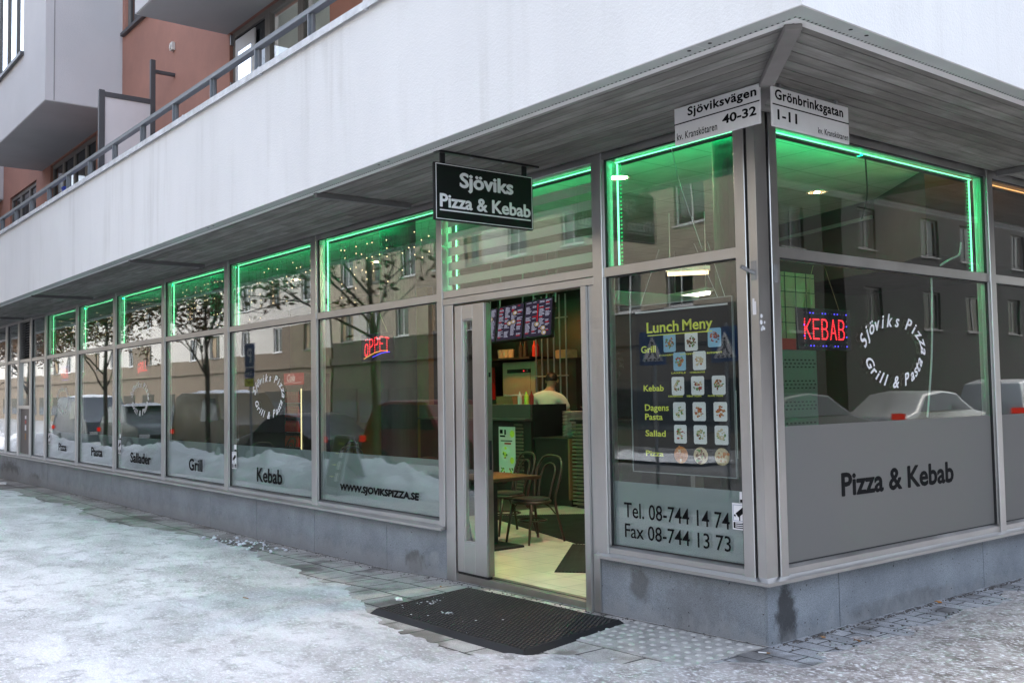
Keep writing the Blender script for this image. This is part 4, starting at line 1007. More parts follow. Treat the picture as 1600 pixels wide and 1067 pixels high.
chairs = [(-4.43, 1.74, .04, "bentwood chair with its back to the counter beside the first table"), (-5.15, 1.95, -.12, "bentwood chair behind the first table, seen over the tabletop"), (-4.95, .98, 1.7, "bentwood chair close to the column behind the first table"),
          (-7.1, 2.2, .0, "bentwood chair at the far side of the table by the web address pane"), (-7.85, 1.6, 1.55, "bentwood chair at the end of the table by the web address pane"), (-9.5, 2.1, .1, "bentwood chair beyond the table at the Kebab window"), (-10.25, 1.4, 1.5, "bentwood chair at the far end of the Kebab window table"), (-9.6, .9, 3.1, "bentwood chair between the Kebab window and its table"),
          (-11.6, 2.1, -.1, "bentwood chair beyond the table at the Grill window"), (-11.75, .92, 3.2, "bentwood chair between the Grill window and its table"), (-12.5, 1.55, 1.6, "bentwood chair at the far end of the Grill window table"), (-14.2, 2.2, .0, "bentwood chair beyond the table at the Sallader window"), (-13.75, 1.0, 3.0, "bentwood chair between the Sallader window and its table")]
for (x, y, r_, lab) in chairs:
    c = ch0 if first else copy_tree(ch0); first = False
    c.location = (x, y, 0); c.rotation_euler = (0, 0, r_); c["label"] = lab
# rubber mats on the floor
RUB = pbr("ribbed_rubber", (.010, .010, .011), .8, var=.2)
def matmesh(P, z, n):
    m = MB(); P = [Vector((p[0], p[1], z)) for p in P]; m.extr(P, (0, 0, .006))
    for i in range(n):
        t0, t1 = (i+.2)/n, (i+.75)/n
        a, b_, c, d = P[0].lerp(P[1], t0), P[0].lerp(P[1], t1), P[3].lerp(P[2], t1), P[3].lerp(P[2], t0)
        m.extr([q+Vector((0, 0, .0061)) for q in (a, b_, c, d)], (0, 0, .003))
    return m
simple(matmesh([(-2.88, .72), (-1.9, 1.55), (-3.0, 2.75), (-3.98, 1.92)], .001, 40), "rubber_mat", RUB, "ribbed dark mat just inside the doorway at an angle", "mat", "indoor mats")
simple(matmesh([(-4.0, 1.99), (-3.0, 2.9), (-5.6, 4.1), (-6.6, 2.75)], .0015, 60), "rubber_mat", RUB, "long dark mat leading from the door to the counter", "mat", "indoor mats")

# drinks fridge with a lit red header
e = empty("drinks_fridge", "glass door drinks fridge with red Cola header", "fridge", (-14.86, 4.05, 0), .0)
m = MB(); m.box(-.42, .42, .02, .6, .05, 2.08); part(m, "body", BLACK, e)
m = MB(); m.mat(0).box(-.42, .42, -.02, .019, 1.86, 2.10); Fq = lambda u, z, o: (u, -.02-o, z)
m.mat(1); text_at(m, Fq, "Cola", -.30, 1.94, .20, .001, .02, .35); m.tube([(-.38, -.0215, 1.90), (-.1, -.0215, 1.92), (.1, -.0215, 1.895), (.38, -.0215, 1.91)], .006, 6)
part(m, "header", [COKE, COKEW], e)
m = MB(); m.box(-.42, -.36, -.0, .019, .1, 1.85); m.box(.36, .42, 0, .019, .1, 1.85); m.box(-.36, .36, 0, .019, .1, .16); m.box(-.36, .36, 0, .019, 1.80, 1.85); part(m, "door_frame", BLACK, e)
m = MB(); m.box(.30, .34, .004, .018, .2, 1.78); part(m, "light_tube", FRIDGELIGHT, e)
m = MB(); rg = random.Random(3)
for z in (.3, .6, .9, 1.2, 1.5): 
    m.mat(0).box(-.35, .29, .004, .0195, z-.02, z)
    for i in range(8): m.mat(1+(i*3+int(z*10)) % 3).lathe([(.03, 0), (.03, .14), (.012, .19), (.012, .22)], (-.31+i*.078, -.02, z), 8)
part(m, "shelf", [GALV, REDP, GREENF, COUNTERM], e)
BULK = [(-3.9, 5.5), (-2.19, 4.97), (-1.05, 4.0), (-1.05, 8), (-3.9, 8)]
# partition with perforated panel behind the KEBAB sign
e = empty("kitchen_partition", "tan and mint partition with red band behind the kebab sign", "partition", (-1.5, 2.2, 0))
m = MB(); m.box(-.05, 0, 0, .58, 2.06, 2.66); part(m, "upper_panel", CREAMIN, e)
m = MB(); m.box(-.045, .008, 0, .58, 1.96, 2.058); part(m, "band", REDP, e)
m = MB(); m.box(-.05, 0, 0, .58, .3, 1.958)
for j in range(4):
    for i in range(9):
        for k in range(3): m.mat(1).box(.0004, .002, .03+i*.06+.02*(k % 2), .06+i*.06+.02*(k % 2), 1.86-j*.19-k*.032, 1.873-j*.19-k*.032)
part(m, "perforated_panel", [MINT, BLACK], e)
m = MB()
for z in (2.2, 2.34, 2.48, 2.62): m.box(.0, .004, 0, .58, z, z+.006)
for y in (.12, .28, .44): m.box(.0045, .008, y, y+.006, 2.06, 2.66)
part(m, "wire_grid", BLACK, e)
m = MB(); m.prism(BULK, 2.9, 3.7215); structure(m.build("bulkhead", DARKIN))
m = MB(); m.extr([(-3.85, 5.43, 3.50), (-2.2, 4.92, 3.50), (-2.2, 4.92, 3.54), (-3.85, 5.43, 3.54)], (0, .03, 0)); simple(m, "curtain_rail", MINT, "thin pale rail under the dark bulkhead", "rail")

# lamps
BRIGHTLAMP = emit("bulb_and_entrance_fill", (1.0, .70, .52), 950)  # added fill for the entrance floor; also the bulbs of the other downlights
def downlight(x, y, lab, lm=None):
    e = empty("ceiling_lamp", lab, "ceiling lamp", (x, y, 3.72), 0, "round ceiling lamps")
    m = MB(); m.lathe([(.115, 0), (.115, -.008), (.092, -.006), (.085, .0)], (0, 0, 0), 32); part(m, "rim", pbr("lamp_rim_%d" % int(-x*10), (.5, .42, .3), .4), e)
    m = MB(); m.lathe([(.088, -.0015), (.03, -.0035)], (0, 0, 0), 32); part(m, "diffuser", lm or WARMLAMP, e); m = MB(); m.lathe([(.03, -.004), (.012, -.008)], (0, 0, 0), 16); part(m, "bulb", BRIGHTLAMP, e)
downlight(-2.3, 4.05, "round warm downlight in the green lit ceiling behind the corner window"); downlight(-3.0, 1.75, "round added downlight brightening the floor just inside the doorway", BRIGHTLAMP); downlight(-9.6, 2.9, "round warm downlight over the Kebab window table"); downlight(-12.4, 2.9, "round warm downlight over the Grill window table")
def tube_lamp(a, b_, mt, lab):
    a, b_ = Vector(a), Vector(b_); c = (a+b_)/2; e = empty("tube_lamp", lab, "tube lamp", c, math.atan2(b_.y-a.y, b_.x-a.x)); L_ = (b_-a).length/2
    m = MB(); m.box(-L_, L_, -.06, .06, .02, .07); m.tube([(-L_*.8, 0, .07), (-L_*.8, 0, 3.72-c.z)], .006, 6); m.tube([(L_*.8, 0, .07), (L_*.8, 0, 3.72-c.z)], .006, 6); part(m, "housing", SIGNWHT, e)
    m = MB(); m.tube([(-L_+.02, 0, -.005), (L_-.02, 0, -.005)], .023, 10); part(m, "tube", mt, e)
tube_lamp((-6.37, 6.18, 3.0), (-5.41, 5.94, 3.02), FLUO, "bright fluorescent tube above the lunch menu poster"); tube_lamp((-4.14, 3.64, 3.0), (-3.73, 3.96, 3.0), WARMREFL, "short glowing bar standing in for a warm reflection behind the lunch menu pane")

# ================================================================== person
def skin_mesh(name, pts, edges, radii, mats, sub=2, root=0):
    me = bpy.data.meshes.new(name); me.from_pydata(pts, edges, []); ob = bpy.data.objects.new(name, me); COL.objects.link(ob)
    md = ob.modifiers.new("s", 'SKIN'); md.use_smooth_shade = True
    for i, r_ in enumerate(radii): me.skin_vertices[0].data[i].radius = r_ if isinstance(r_, tuple) else (r_, r_); me.skin_vertices[0].data[i].use_root = i == root
    md2 = ob.modifiers.new("u", 'SUBSURF'); md2.levels = sub; md2.render_levels = sub
    dg = bpy.context.evaluated_depsgraph_get(); new = bpy.data.meshes.new_from_object(ob.evaluated_get(dg)); bpy.data.objects.remove(ob); bpy.data.meshes.remove(me)
    new.name = name; new.materials.clear(); new.materials.append(mats)
    for p in new.polygons: p.use_smooth = True
    o = bpy.data.objects.new(name, new); COL.objects.link(o); return o
P_ = empty("person", "person in a white t-shirt working behind the counter, back turned", "person", (-7.98, 5.0, .0), math.radians(38))
# standing, turned away (+y), leaning to the right over the worktop; z on a raised kitchen floor
k = 1.07; zf = .03
def J(x, y, z): return (x*k, y*k, z*k+zf)
pts = [J(0, 0, .96), J(0, .02, 1.12), J(.01, .06, 1.30), J(.015, .08, 1.43), J(.03, .12, 1.52), J(.045, .155, 1.585), J(.055, .165, 1.66), J(.055, .16, 1.725),
       J(-.185, .08, 1.405), J(-.265, .10, 1.18), J(-.20, .32, 1.07), J(-.18, .39, 1.06), J(.205, .09, 1.385), J(.31, .12, 1.17), J(.25, .35, 1.07), J(.24, .42, 1.06),
       J(-.09, 0, .90), J(-.105, .02, .50), J(-.11, -.02, .08), J(-.11, .11, .03), J(.09, 0, .90), J(.105, .02, .50), J(.11, -.02, .08), J(.11, .11, .03)]
ed = [(0, 1), (1, 2), (2, 3), (3, 4), (4, 5), (5, 6), (6, 7), (3, 8), (8, 9), (9, 10), (10, 11), (3, 12), (12, 13), (13, 14), (14, 15), (0, 16), (16, 17), (17, 18), (18, 19), (0, 20), (20, 21), (21, 22), (22, 23)]
rd = [(.15, .11), (.14, .10), (.15, .105), (.11, .09), .052, (.062, .07), (.078, .092), (.055, .065), .062, .043, .034, .03, .062, .043, .034, .03, .085, .058, .042, .03, .085, .058, .042, .03]
rd = [tuple(q*k for q in r_) if isinstance(r_, tuple) else r_*k for r_ in rd]
body = skin_mesh("body", pts, ed, rd, SKIN); body.parent = P_
for sx, base in ((-1, (-.18, .40, 1.06)), (1, (.24, .43, 1.06))):      # hands resting on the worktop
    hp = [J(*base)]; he = []; hr = [.026*k]
    b0 = Vector(base)
    hp.append(J(*(b0+Vector((0, .045, -.008))))); he.append((0, 1)); hr.append(.026*k)
    for i in range(4):
        off = (i-1.5)*.02; ln = (.062, .075, .07, .055)[i]; p1 = b0+Vector((off, .075, -.01)); p2 = p1+Vector((off*.3, ln*.55, -.004)); p3 = p2+Vector((0, ln*.4, -.022)); n0 = len(hp)
        hp += [J(*p1), J(*p2), J(*p3)]; he += [(1, n0), (n0, n0+1), (n0+1, n0+2)]; hr += [.010, .009, .008]
    n0 = len(hp); hp += [J(*(b0+Vector((-sx*.034, .03, -.008)))), J(*(b0+Vector((-sx*.055, .065, -.015))))]; he += [(0, n0), (n0, n0+1)]; hr += [.012, .009]
    h = skin_mesh("hand", hp, he, hr, SKIN); h.parent = P_
sp = [J(0, .0, .93), J(0, .02, 1.12), J(.01, .055, 1.30), J(.015, .075, 1.425), J(.03, .11, 1.475), J(-.19, .08, 1.405), J(-.25, .095, 1.23), J(.21, .09, 1.385), J(.29, .115, 1.215)]
sr = [(.175*k, .135*k), (.16*k, .12*k), (.172*k, .128*k), (.125*k, .105*k), .066*k, .082*k, .070*k, .082*k, .070*k]
sh = skin_mesh("t_shirt", sp, [(0, 1), (1, 2), (2, 3), (3, 4), (3, 5), (5, 6), (3, 7), (7, 8)], sr, SHIRT); sh.parent = P_
tp = [J(0, 0, .95), J(-.09, 0, .88), J(-.105, .02, .50), J(-.11, -.02, .10), J(.09, 0, .88), J(.105, .02, .50), J(.11, -.02, .10)]
tr = skin_mesh("trousers", tp, [(0, 1), (1, 2), (2, 3), (0, 4), (4, 5), (5, 6)], [(.165*k, .125*k), .10*k, .075*k, .062*k, .10*k, .075*k, .062*k], JEANS); tr.parent = P_
hm = MB(); c = Vector(J(.055, .155, 1.69))
for i in range(9):
    th = math.pi*(.02+.60*i/8)
    for j in range(24):
        ph = 2*math.pi*j/24; fr = max(0, math.sin(ph)); lim = 1 if i < 4 else (1-.35*fr)
        wob = 1+.05*noise.noise((math.cos(ph)*3, math.sin(ph)*3, i*.7))
        hm.v.append((c.x+.098*math.sin(th)*math.cos(ph)*wob, c.y-.012+.112*math.sin(th)*math.sin(ph)*wob*lim, c.z+.10*math.cos(th)*wob))
hm.f = [[i*24+j, i*24+(j+1) % 24, (i+1)*24+(j+1) % 24, (i+1)*24+j] for i in range(8) for j in range(24)]; hm.mi = [0]*len(hm.f)
part(hm, "hair", HAIR, P_, smooth=True)
fm = MB(); fc = Vector(J(.055, .165, 1.655))
fm.add([(fc.x-.016, fc.y+.09, fc.z-.02), (fc.x+.016, fc.y+.09, fc.z-.02), (fc.x, fc.y+.125, fc.z-.018), (fc.x, fc.y+.092, fc.z+.035)], [(0, 1, 2), (0, 2, 3), (1, 3, 2)])
for sx in (-1, 1): fm.lathe([(.012, -.03), (.02, 0), (.014, .03)], (fc.x+sx*.09, fc.y+.0, fc.z-.005), 8)
part(fm, "face", SKIN, P_, smooth=True)
m = MB(); m.box(-8.9, -7.2, 5.35, 5.95, .001, .9); m.box(-8.92, -7.18, 5.33, 5.97, .9, .94); simple(m, "work_bench", COUNTERM, "kitchen work bench in front of the person in white", "bench")
m = MB(); m.lathe([(.05, 0), (.13, .05), (.135, .055), (.05, .01)], (-7.55, 5.5, 1.33), 20); m.tube([(-7.42, 5.5, 1.37), (-7.2, 5.45, 1.39)], .012, 8); m.lathe([(.02, -.38), (.02, 0)], (-7.55, 5.5, 1.33), 8); simple(m, "steel_pan", OVENM, "small steel pan shining beside the person in white", "pan")

# ================================================================== LEDs, hanging signs
def led(F, u0, u1, mt, lab, v=True, gap=None):
    m = MB(); o0, o1 = -.124, -.112; z = ZG1-.018
    segs = [(u0+.03, u1-.01)] if gap is None else [(u0+.03, gap-.012), (gap+.012, u1-.01)]
    for a, b_ in segs: m.fbox(F, a, b_, z+.004, z+.010, o0, o1)
    if v == 'l': m.fbox(F, u0+.046, u0+.054, ZT1+.01, z-.003, o0, o1)
    if v == 'r': m.fbox(F, u1-.054, u1-.046, ZT1+.01, z-.003, o0, o1)
    e = empty("led_strip", lab, "light strip", F((u0+u1)/2, z, 0), group="green light strips along the window heads"); inv = e.matrix_world.inverted()
    m.v = [tuple(inv @ Vector(p)) for p in m.v]; part(m, "tube", mt, e)
    # unseen bright band added to light the ceiling; opaque trough blocks its spill
    m = MB(); mi_ = MB()
    for a, b_ in segs: m.fbox(F, a, b_, z-.006, z+.016, -.130, -.126); m.fbox(F, a, b_, z-.010, z-.0065, -.17, -.126); m.fbox(F, a, b_, z-.006, z+.016, -.170, -.167); P = [F(a, z-.006, -.1306), F(b_, z-.006, -.1306), F(b_, z+.014, -.1306), F(a, z+.014, -.1306)]; mi_.quad(*P)
    for q in (m, mi_): q.v = [tuple(inv @ Vector(p)) for p in q.v]
    part(m, "spill_shield", BLACK, e); part(mi_, "ceiling_fill_band", LED_GI if mt is LED_G else LED_OI, e)
    # faint glowing dots painted as the tube's reflection beside it
    m = MB(); uu = (u0+.072, u0+.086) if v == 'l' else (u1-.086, u1-.072)
    if v:
        zz = ZT1+.02
        while zz < z: m.fbox(F, uu[0], uu[1], zz, zz+.012, -.1245, -.118); zz += .03
        m.v = [tuple(inv @ Vector(p)) for p in m.v]; part(m, "reflection_dots", LED_G2, e)
LED_G2 = emit("green_reflection_dot", (.03, 1.0, .25), .7); LED_GI = emit("green_ceiling_fill", (.0, 1.0, .27), 1200); LED_OI = emit("orange_ceiling_fill", (1.0, .3, .04), 120)
pl = ["window lettered Pizza", "window lettered Pasta", "window lettered Sallader", "window lettered Grill", "window lettered Kebab", "pane with the web address"]
for k_, (a, b_) in enumerate(names): led(FL, ML[a][1], ML[b_][0], LED_G, "bent green light strip glowing above the "+pl[k_], 'l')
led(FL, -3.53, -1.53, LED_G, "bent green light strip in the fanlight over the door", 'l'); led(FL, -1.415, -.168, LED_G, "bent green light strip above the lunch menu pane", 'l')
led(FR, .215, 3.052, LED_G, "bent green light strip above the kebab sign window in the side street", 'r', 1.42); led(FR, 3.145, 5.9, LED_O, "orange light strip in the second side street window", False)
# loose white cords
def cord(pts, mt, lab, r_=.006):
    m = MB(); m.tube(pts, r_, 6); return simple(m, "cord", mt, lab, "cord", "loose cords in the windows")
def curve_pts(pts, n=6):
    p = [Vector(q) for q in pts]; out = []
    for i in range(len(p)-1):
        a, b_, c, d = p[max(i-1, 0)], p[i], p[i+1], p[min(i+2, len(p)-1)]
        for q in range(n):
            t = q/n; out.append(.5*((2*b_)+(-a+c)*t+(2*a-5*b_+4*c-d)*t*t+(-a+3*b_-3*c+d)*t**3))
    return out+[p[-1]]
cord(curve_pts([(-.1, 2.31, 2.46), (-.1, 2.30, 2.2), (-.1, 2.26, 1.8), (-.1, 2.17, 1.37)]), WHITEWIRE, "white cord hanging straight down right of the circular lettering", .007)
cord(curve_pts([(-.09, 2.44, 2.57), (-.09, 2.6, 2.63), (-.09, 2.74, 2.68), (-.09, 2.78, 2.78)]), WHITEWIRE, "short pale cord curling up at the lower right of the green lit side window", .008)
cord(curve_pts([(-.10, 1.43, 3.31), (-.12, 1.47, 3.22), (-.2, 1.6, 3.05), (-.3, 1.68, 2.9)]), BLACK, "thin dark cord dropping from the gap in the side window light strip", .006)
cord(curve_pts([(-.80, .1, 3.33), (-.74, .1, 3.1), (-.65, .1, 2.85), (-.54, .1, 2.57)]), WHITEWIRE, "pale wire slanting across the green pane beside the street signs", .0025)
cord(curve_pts([(-.09, .25, 3.30), (-.09, .24, 3.0), (-.09, .27, 2.7), (-.09, .26, 2.55)]), WHITEWIRE, "pale wire hanging beside the corner post in the side window", .004)

# icicle fairy lights
rg = random.Random(12)
for k_, (a, b_) in enumerate(names):
    u0, u1 = ML[a][1]+.12, ML[b_][0]-.05
    e = empty("fairy_light_curtain", "tiny warm fairy lights hanging in the upper pane of the "+pl[k_], "fairy lights", FL((u0+u1)/2, 3.3, -.12), group="fairy light curtains in the upper panes"); inv = e.matrix_world.inverted()
    mw, mbu = MB(), MB(); mw.tube([inv @ Vector(FL(u0, 3.30, -.21)), inv @ Vector(FL(u1, 3.30, -.21))], .002, 4); u = u0+.05
    while u < u1:
        L_ = rg.choice((.22, .38, .52, .68)); n = int(L_/.075); z = 3.30; pts = [(u, z)]
        for q in range(n): z -= L_/n; pts.append((u+rg.uniform(-.025, .025), z))
        mw.tube([inv @ Vector(FL(p[0], p[1], -.21)) for p in pts], .0016, 4)
        for p in pts[1:]:
            if rg.random() < .42: mbu.box(p[0]-.004, p[0]+.004, .206, .214, p[1]-.005, p[1]+.005, lambda x, y, z_: tuple(inv @ Vector((x, y, z_))))
        u += rg.uniform(.10, .15)
    part(mw, "wire", WIREG, e); o = part(mbu, "bulb", BULB, e); o["kind"] = "stuff"

# LED message signs
STROKES = {'K': [[(0, 0), (0, 1)], [(.75, 1), (.08, .45)], [(.2, .56), (.75, 0)]], 'E': [[(0, 0), (0, 1)], [(0, 1), (.7, 1)], [(0, .52), (.6, .52)], [(0, 0), (.7, 0)]],
 'B': [[(0, 0), (0, 1)], [(0, 1), (.5, 1), (.68, .86), (.68, .66), (.5, .52), (0, .52)], [(.5, .52), (.72, .36), (.72, .15), (.52, 0), (0, 0)]], 'A': [[(0, 0), (.38, 1), (.76, 0)], [(.15, .33), (.62, .33)]],
 'P': [[(0, 0), (0, 1)], [(0, 1), (.5, 1), (.7, .85), (.7, .62), (.5, .48), (0, .48)]], 'T': [[(0, 1), (.8, 1)], [(.4, 1), (.4, 0)]], 'O': [[(.38, 0), (.1, .14), (0, .5), (.1, .86), (.38, 1), (.66, .86), (.76, .5), (.66, .14), (.38, 0)]],
 'I': [[(.1, 0), (.1, 1)]], 'Z': [[(0, 1), (.72, 1), (0, 0), (.72, 0)]], 'G': [[(.7, .85), (.45, 1), (.15, .9), (0, .5), (.15, .1), (.45, 0), (.7, .15), (.7, .45), (.42, .45)]], 'R': [[(0, 0), (0, 1)], [(0, 1), (.5, 1), (.7, .85), (.7, .62), (.5, .48), (0, .48)], [(.35, .48), (.72, 0)]], 'L': [[(0, 1), (0, 0), (.68, 0)]]}
ADV = {'I': .38}
def dots(stroke, step):
    out = []
    for a, b_ in zip(stroke[:-1], stroke[1:]):
        n = max(1, round(math.dist(a, b_)/step))
        out += [(a[0]+(b_[0]-a[0])*i/n, a[1]+(b_[1]-a[1])*i/n) for i in range(n+1)]
    return out
def led_sign(F, word, u0, u1, z0, z1, o, lab, arch=0.0, border=True, swoosh=False, hang=.35):
    e = empty("led_sign", lab, "light sign", F((u0+u1)/2, z0, o), group="lit message signs hanging in the windows"); inv = e.matrix_world.inverted()
    G = lambda u, z, oo: tuple(inv @ Vector(F(u, z, oo)))
    w_, h_ = u1-u0, z1-z0
    m = MB(); m.fbox(G, u0, u1, z0, z1, o-.02, o); part(m, "board", BLACK, e, bevel=.004, seg=1)
    m = MB(); x = 0; lay = []
    for chx in word: lay.append((chx, x)); x += ADV.get(chx, .98)
    tot = x-.24; su = w_*.76/tot; sz = h_*(.46 if border else .50); ub = u0+w_*.12; zb = z0+h_*.27
    def place(px, pz):
        t = (px/tot-.5)*2; return ub+px*su, zb+pz*sz*(1-.0*abs(t))+arch*(1-t*t)*h_-arch*.5*h_+ (t*.06*h_ if arch else 0)
    for chx, x0 in lay:
        ch = 'O' if chx == 'Ö' else chx
        for st in STROKES[ch]:
            for (a, b_) in dots(st, .125): uu, zz = place(x0+a*.86, b_*(.9 if chx == 'Ö' else 1)); m.disc(G, uu, zz, .005, .005, o+.004, 6, .004)
        if chx == 'Ö':
            for a in (.2, .56): uu, zz = place(x0+a, 1.2); m.disc(G, uu, zz, .005, .005, o+.004, 6, .004)
    part(m, "letters", LED_R, e)
    m = MB(); rr = random.Random(len(word))
    if border:
        for i in range(15):
            for zz in (z0+h_*.10, z1-h_*.12): m.mat(0 if (i//2) % 2 else 1).disc(G, u0+w_*(.11+.80*i/14), zz, .005, .005, o+.004, 6, .004)
        for i in range(5):
            for uu in (u0+w_*.11, u1-w_*.09): m.mat(0 if i % 2 else 1).disc(G, uu, z0+h_*(.2+.13*i), .005, .005, o+.004, 6, .004)
    if swoosh:
        for i in range(24): t = i/23; m.mat(2).disc(G, u0+w_*(.10+.72*t), z0+h_*(.10+.24*math.sin(t*1.9)), .005, .005, o+.004, 6, .004)
        for i in range(16): t = i/15; m.mat(0).disc(G, u0+w_*(.38+.50*t), z0+h_*(.14+.14*math.sin(t*1.8)), .005, .005, o+.004, 6, .004)
    if m.v: part(m, "dot_border", [LED_B, LED_OFF, LED_Y], e)
    m = MB()
    for a, b_ in ((.12, .34), (.80, .55)): m.tube([G(u0+w_*a, z1, o-.01), G(u0+w_*b_, z1+hang, o-.01)], .0022, 5)
    part(m, "chain", pbr("brass_chain_"+word.replace('Ö', 'o').lower(), (.40, .32, .16), .4, metal=.6), e)
led_sign(FL, "ÖPPET", -5.24, -4.60, 1.965, 2.25, -.12, "dark board with red glowing letters ÖPPET beside the door", .14, False, True, .21)
led_sign(FR, "KEBAB", .57, 1.20, 1.87, 2.16, -.12, "dark board with red glowing letters KEBAB in the corner window", 0, True, False, .30)
led_sign(FL, "PIZZA", -17.08, -16.48, 1.98, 2.30, -.10, "red glowing PIZZA board in the farthest green lit window", 0, True, False, .16)
led_sign(FL, "GRILL", -12.45, -11.85, 1.98, 2.26, -.10, "red glowing GRILL board in the window lettered Sallader", .06, False, False, .20)

# lunch menu poster hung inside the pane
e = empty("lunch_menu_poster", "black lunch menu poster with yellow headings in a clear hanging frame", "poster", (-.77, .10, 1.02))
G = lambda u, z, o: (u+.77, -o, z-1.02)
px0, px1, pz0, pz1 = -1.245, -.30, 1.025, 2.225
m = MB(); m.fbox(G, px0, px1, pz0, pz1, -.012, -.004); part(m, "backing", BLACK, e)
m = MB()
for (a, b_, c, d) in ((px0-.006, px0, pz0, pz1), (px1, px1+.006, pz0, pz1), (px0-.006, px1+.006, pz0-.006, pz0), (px0-.006, px1+.006, pz1, pz1+.006)): m.fbox(G, a, b_, c, d, -.013, .003)
part(m, "clear_frame", pbr("acrylic_edge", (.30, .34, .33), .2), e)
sx0, sx1, sz0, sz1 = -1.195, -.335, 1.06, 2.185; W_, H_ = sx1-sx0, sz1-sz0
m = MB(); m.fbox(G, sx0, sx1, sz0, sz1, -.0038, -.002); m.mat(1).fbox(G, sx0, sx1, sz1-.012, sz1, -.0019, -.001); part(m, "sheet", [pbr("dark_print", (.022, .024, .029), .7, var=.1, spec=.15), PAPER], e)
def Q(a, b_): return sx0+W_*a, sz1-H_*b_     # fractions of the sheet from its top left corner
def tf(m, body, a0, a1, b0, b1, bold=.018, shear=0): u0, z0 = Q(a0, b1); u1, z1 = Q(a1, b0); text_fit(m, G, body, u0, u1, z0, z1, -.0008, bold, shear)
m = MB()
tf(m, "Lunch", .13, .49, .075, .145); tf(m, "Meny", .53, .845, .075, .165, .016)
u0, z0 = Q(.14, .163); u1, z1 = Q(.84, .157); m.fbox(G, u0, u1, z0, z1, -.0015, -.0008)
tf(m, "Grill", .06, .23, .225, .27); tf(m, "Kebab", .08, .31, .478, .517); tf(m, "Dagens", .09, .36, .60, .655); tf(m, "Pasta", .09, .29, .66, .70); tf(m, "Sallad", .09, .32, .765, .805); tf(m, "Pizza", .09, .29, .895, .93)
for (a, b_, wd) in ((.27, .286, "KYCKLINGSPETT"), (.50, .286, "KOTTSPETT"), (.78, .286, "BIFFSPETT"), (.40, .40, "LAXFILE"), (.60, .40, "HAMBURGARE"), (.36, .545, "KEBABRULLE"), (.56, .545, "KEBAB TALLRIK"), (.78, .545, "FALAFEL TALLRIK")): tf(m, wd, a, a+.155, b_, b_+.010, .02)
part(m, "heading", YELLOW, e)
rg = random.Random(77)
FOOD = [pbr("food_brown", (.20, .08, .03), .7, var=.4, vscale=60), pbr("food_orange", (.50, .18, .04), .7, var=.4, vscale=60), GREENF, pbr("food_cream", (.62, .50, .30), .7, var=.3, vscale=60), pbr("food_red", (.42, .05, .03), .7, var=.3, vscale=60), pbr("food_blue_plate", (.30, .52, .66), .5)]
def photo(a, b_, pal, plate=1, s=.062):
    m = MB(); u, z = Q(a, b_); ph = s*1.12
    if plate: 
        m.mat(0 if plate == 1 else 6)
        o_ = [(u+s*sx*.9, z+ph*sz*.9) for sx, sz in ((-1, -.85), (-.85, -1), (.85, -1), (1, -.85), (1.02, .85), (.87, 1), (-.85, 1), (-1, .85))]; m.extr([G(p[0], p[1], -.0018) for p in o_], (0, -.0008, 0))
        R_ = s*.70
    else: R_ = s*1.0; m.mat(pal[0]).disc(G, u, z, R_*1.0, R_*.92, -.001, 18, .0008)
    for q in range(26):
        an = rg.uniform(0, 6.28); d = R_*math.sqrt(rg.random())*.85
        m.mat(rg.choice(pal)).disc(G, u+d*math.cos(an), z+d*math.sin(an)*.95, R_*rg.uniform(.10, .30), R_*rg.uniform(.08, .24), -.0009+.00003*q, 6, .0004, rg.uniform(0, 3))
    part(m, "food_photo", [CERAMIC]+FOOD, e)
for (a, b_, pal, pl_) in ((.385, .215, (1, 2, 3), 2), (.62, .215, (1, 3, 1), 1), (.86, .20, (1, 2, 5), 2), (.49, .335, (2, 3, 5), 2), (.70, .335, (2, 4, 4), 1), (.465, .487, (1, 4, 3), 1), (.675, .487, (1, 4, 3, 5), 1), (.89, .487, (1, 2, 3), 1), (.475, .645, (4, 3, 4), 1), (.685, .645, (5, 4, 2), 1), (.90, .645, (2, 5, 2), 1), (.48, .785, (5, 4, 3), 1), (.69, .785, (3, 1, 4), 1), (.905, .785, (3, 4, 4), 1), (.48, .913, (2, 2, 4), 0), (.69, .913, (4, 3, 1), 0), (.905, .913, (4, 2, 4), 0)): photo(a, b_, pal, pl_, .064)
m = MB()
for (a, b_) in ((-1.15, -.95), (-.42, -.62), (-.36, -.50)): m.tube([G(a, pz1, -.008), G(b_, 2.62, -.008)], .0022, 5)
m.tube([G(px1+.012, 1.15+.03*i, -.005+.0015*(i % 2)) for i in range(16)], .003, 5); part(m, "hanging_cord", WHITEWIRE, e)

# hanging sign over the door
e = empty("hanging_shop_sign", "black hanging sign reading Sjöviks Pizza & Kebab above the door", "sign", (-2.0, -.655, 2.87))
X_, Y0, Y1, Z0, Z1 = -2.0, -1.12, -.185, 2.875, 3.305
GS = lambda u, z, o: (o, u+.655, z-2.87)
m = MB(); m.fbox(GS, Y0, Y1, Z0, Z1, -.03, .0); part(m, "panel", SIGNBLK, e, bevel=.012, seg=2)
m = MB()
for (a, b_, c, d) in ((Y0+.012, Y1-.012, Z0+.010, Z0+.015), (Y0+.012, Y1-.012, Z1-.015, Z1-.010), (Y0+.012, Y0+.017, Z0+.015, Z1-.015), (Y1-.017, Y1-.012, Z0+.015, Z1-.015)): m.fbox(GS, a, b_, c, d, .0004, .0016)
part(m, "border_line", LETTER, e)
m = MB(); text_fit(m, GS, "Sjöviks", Y0+.225, Y1-.20, Z0+.225, Z0+.375, .0012, .032); text_fit(m, GS, "Pizza & Kebab", Y0+.045, Y1-.03, Z0+.098, Z0+.20, .0012, .028); m.fbox(GS, Y0+.045, Y1-.03, Z0+.073, Z0+.083, .0004, .0014); part(m, "lettering", LETTER, e)
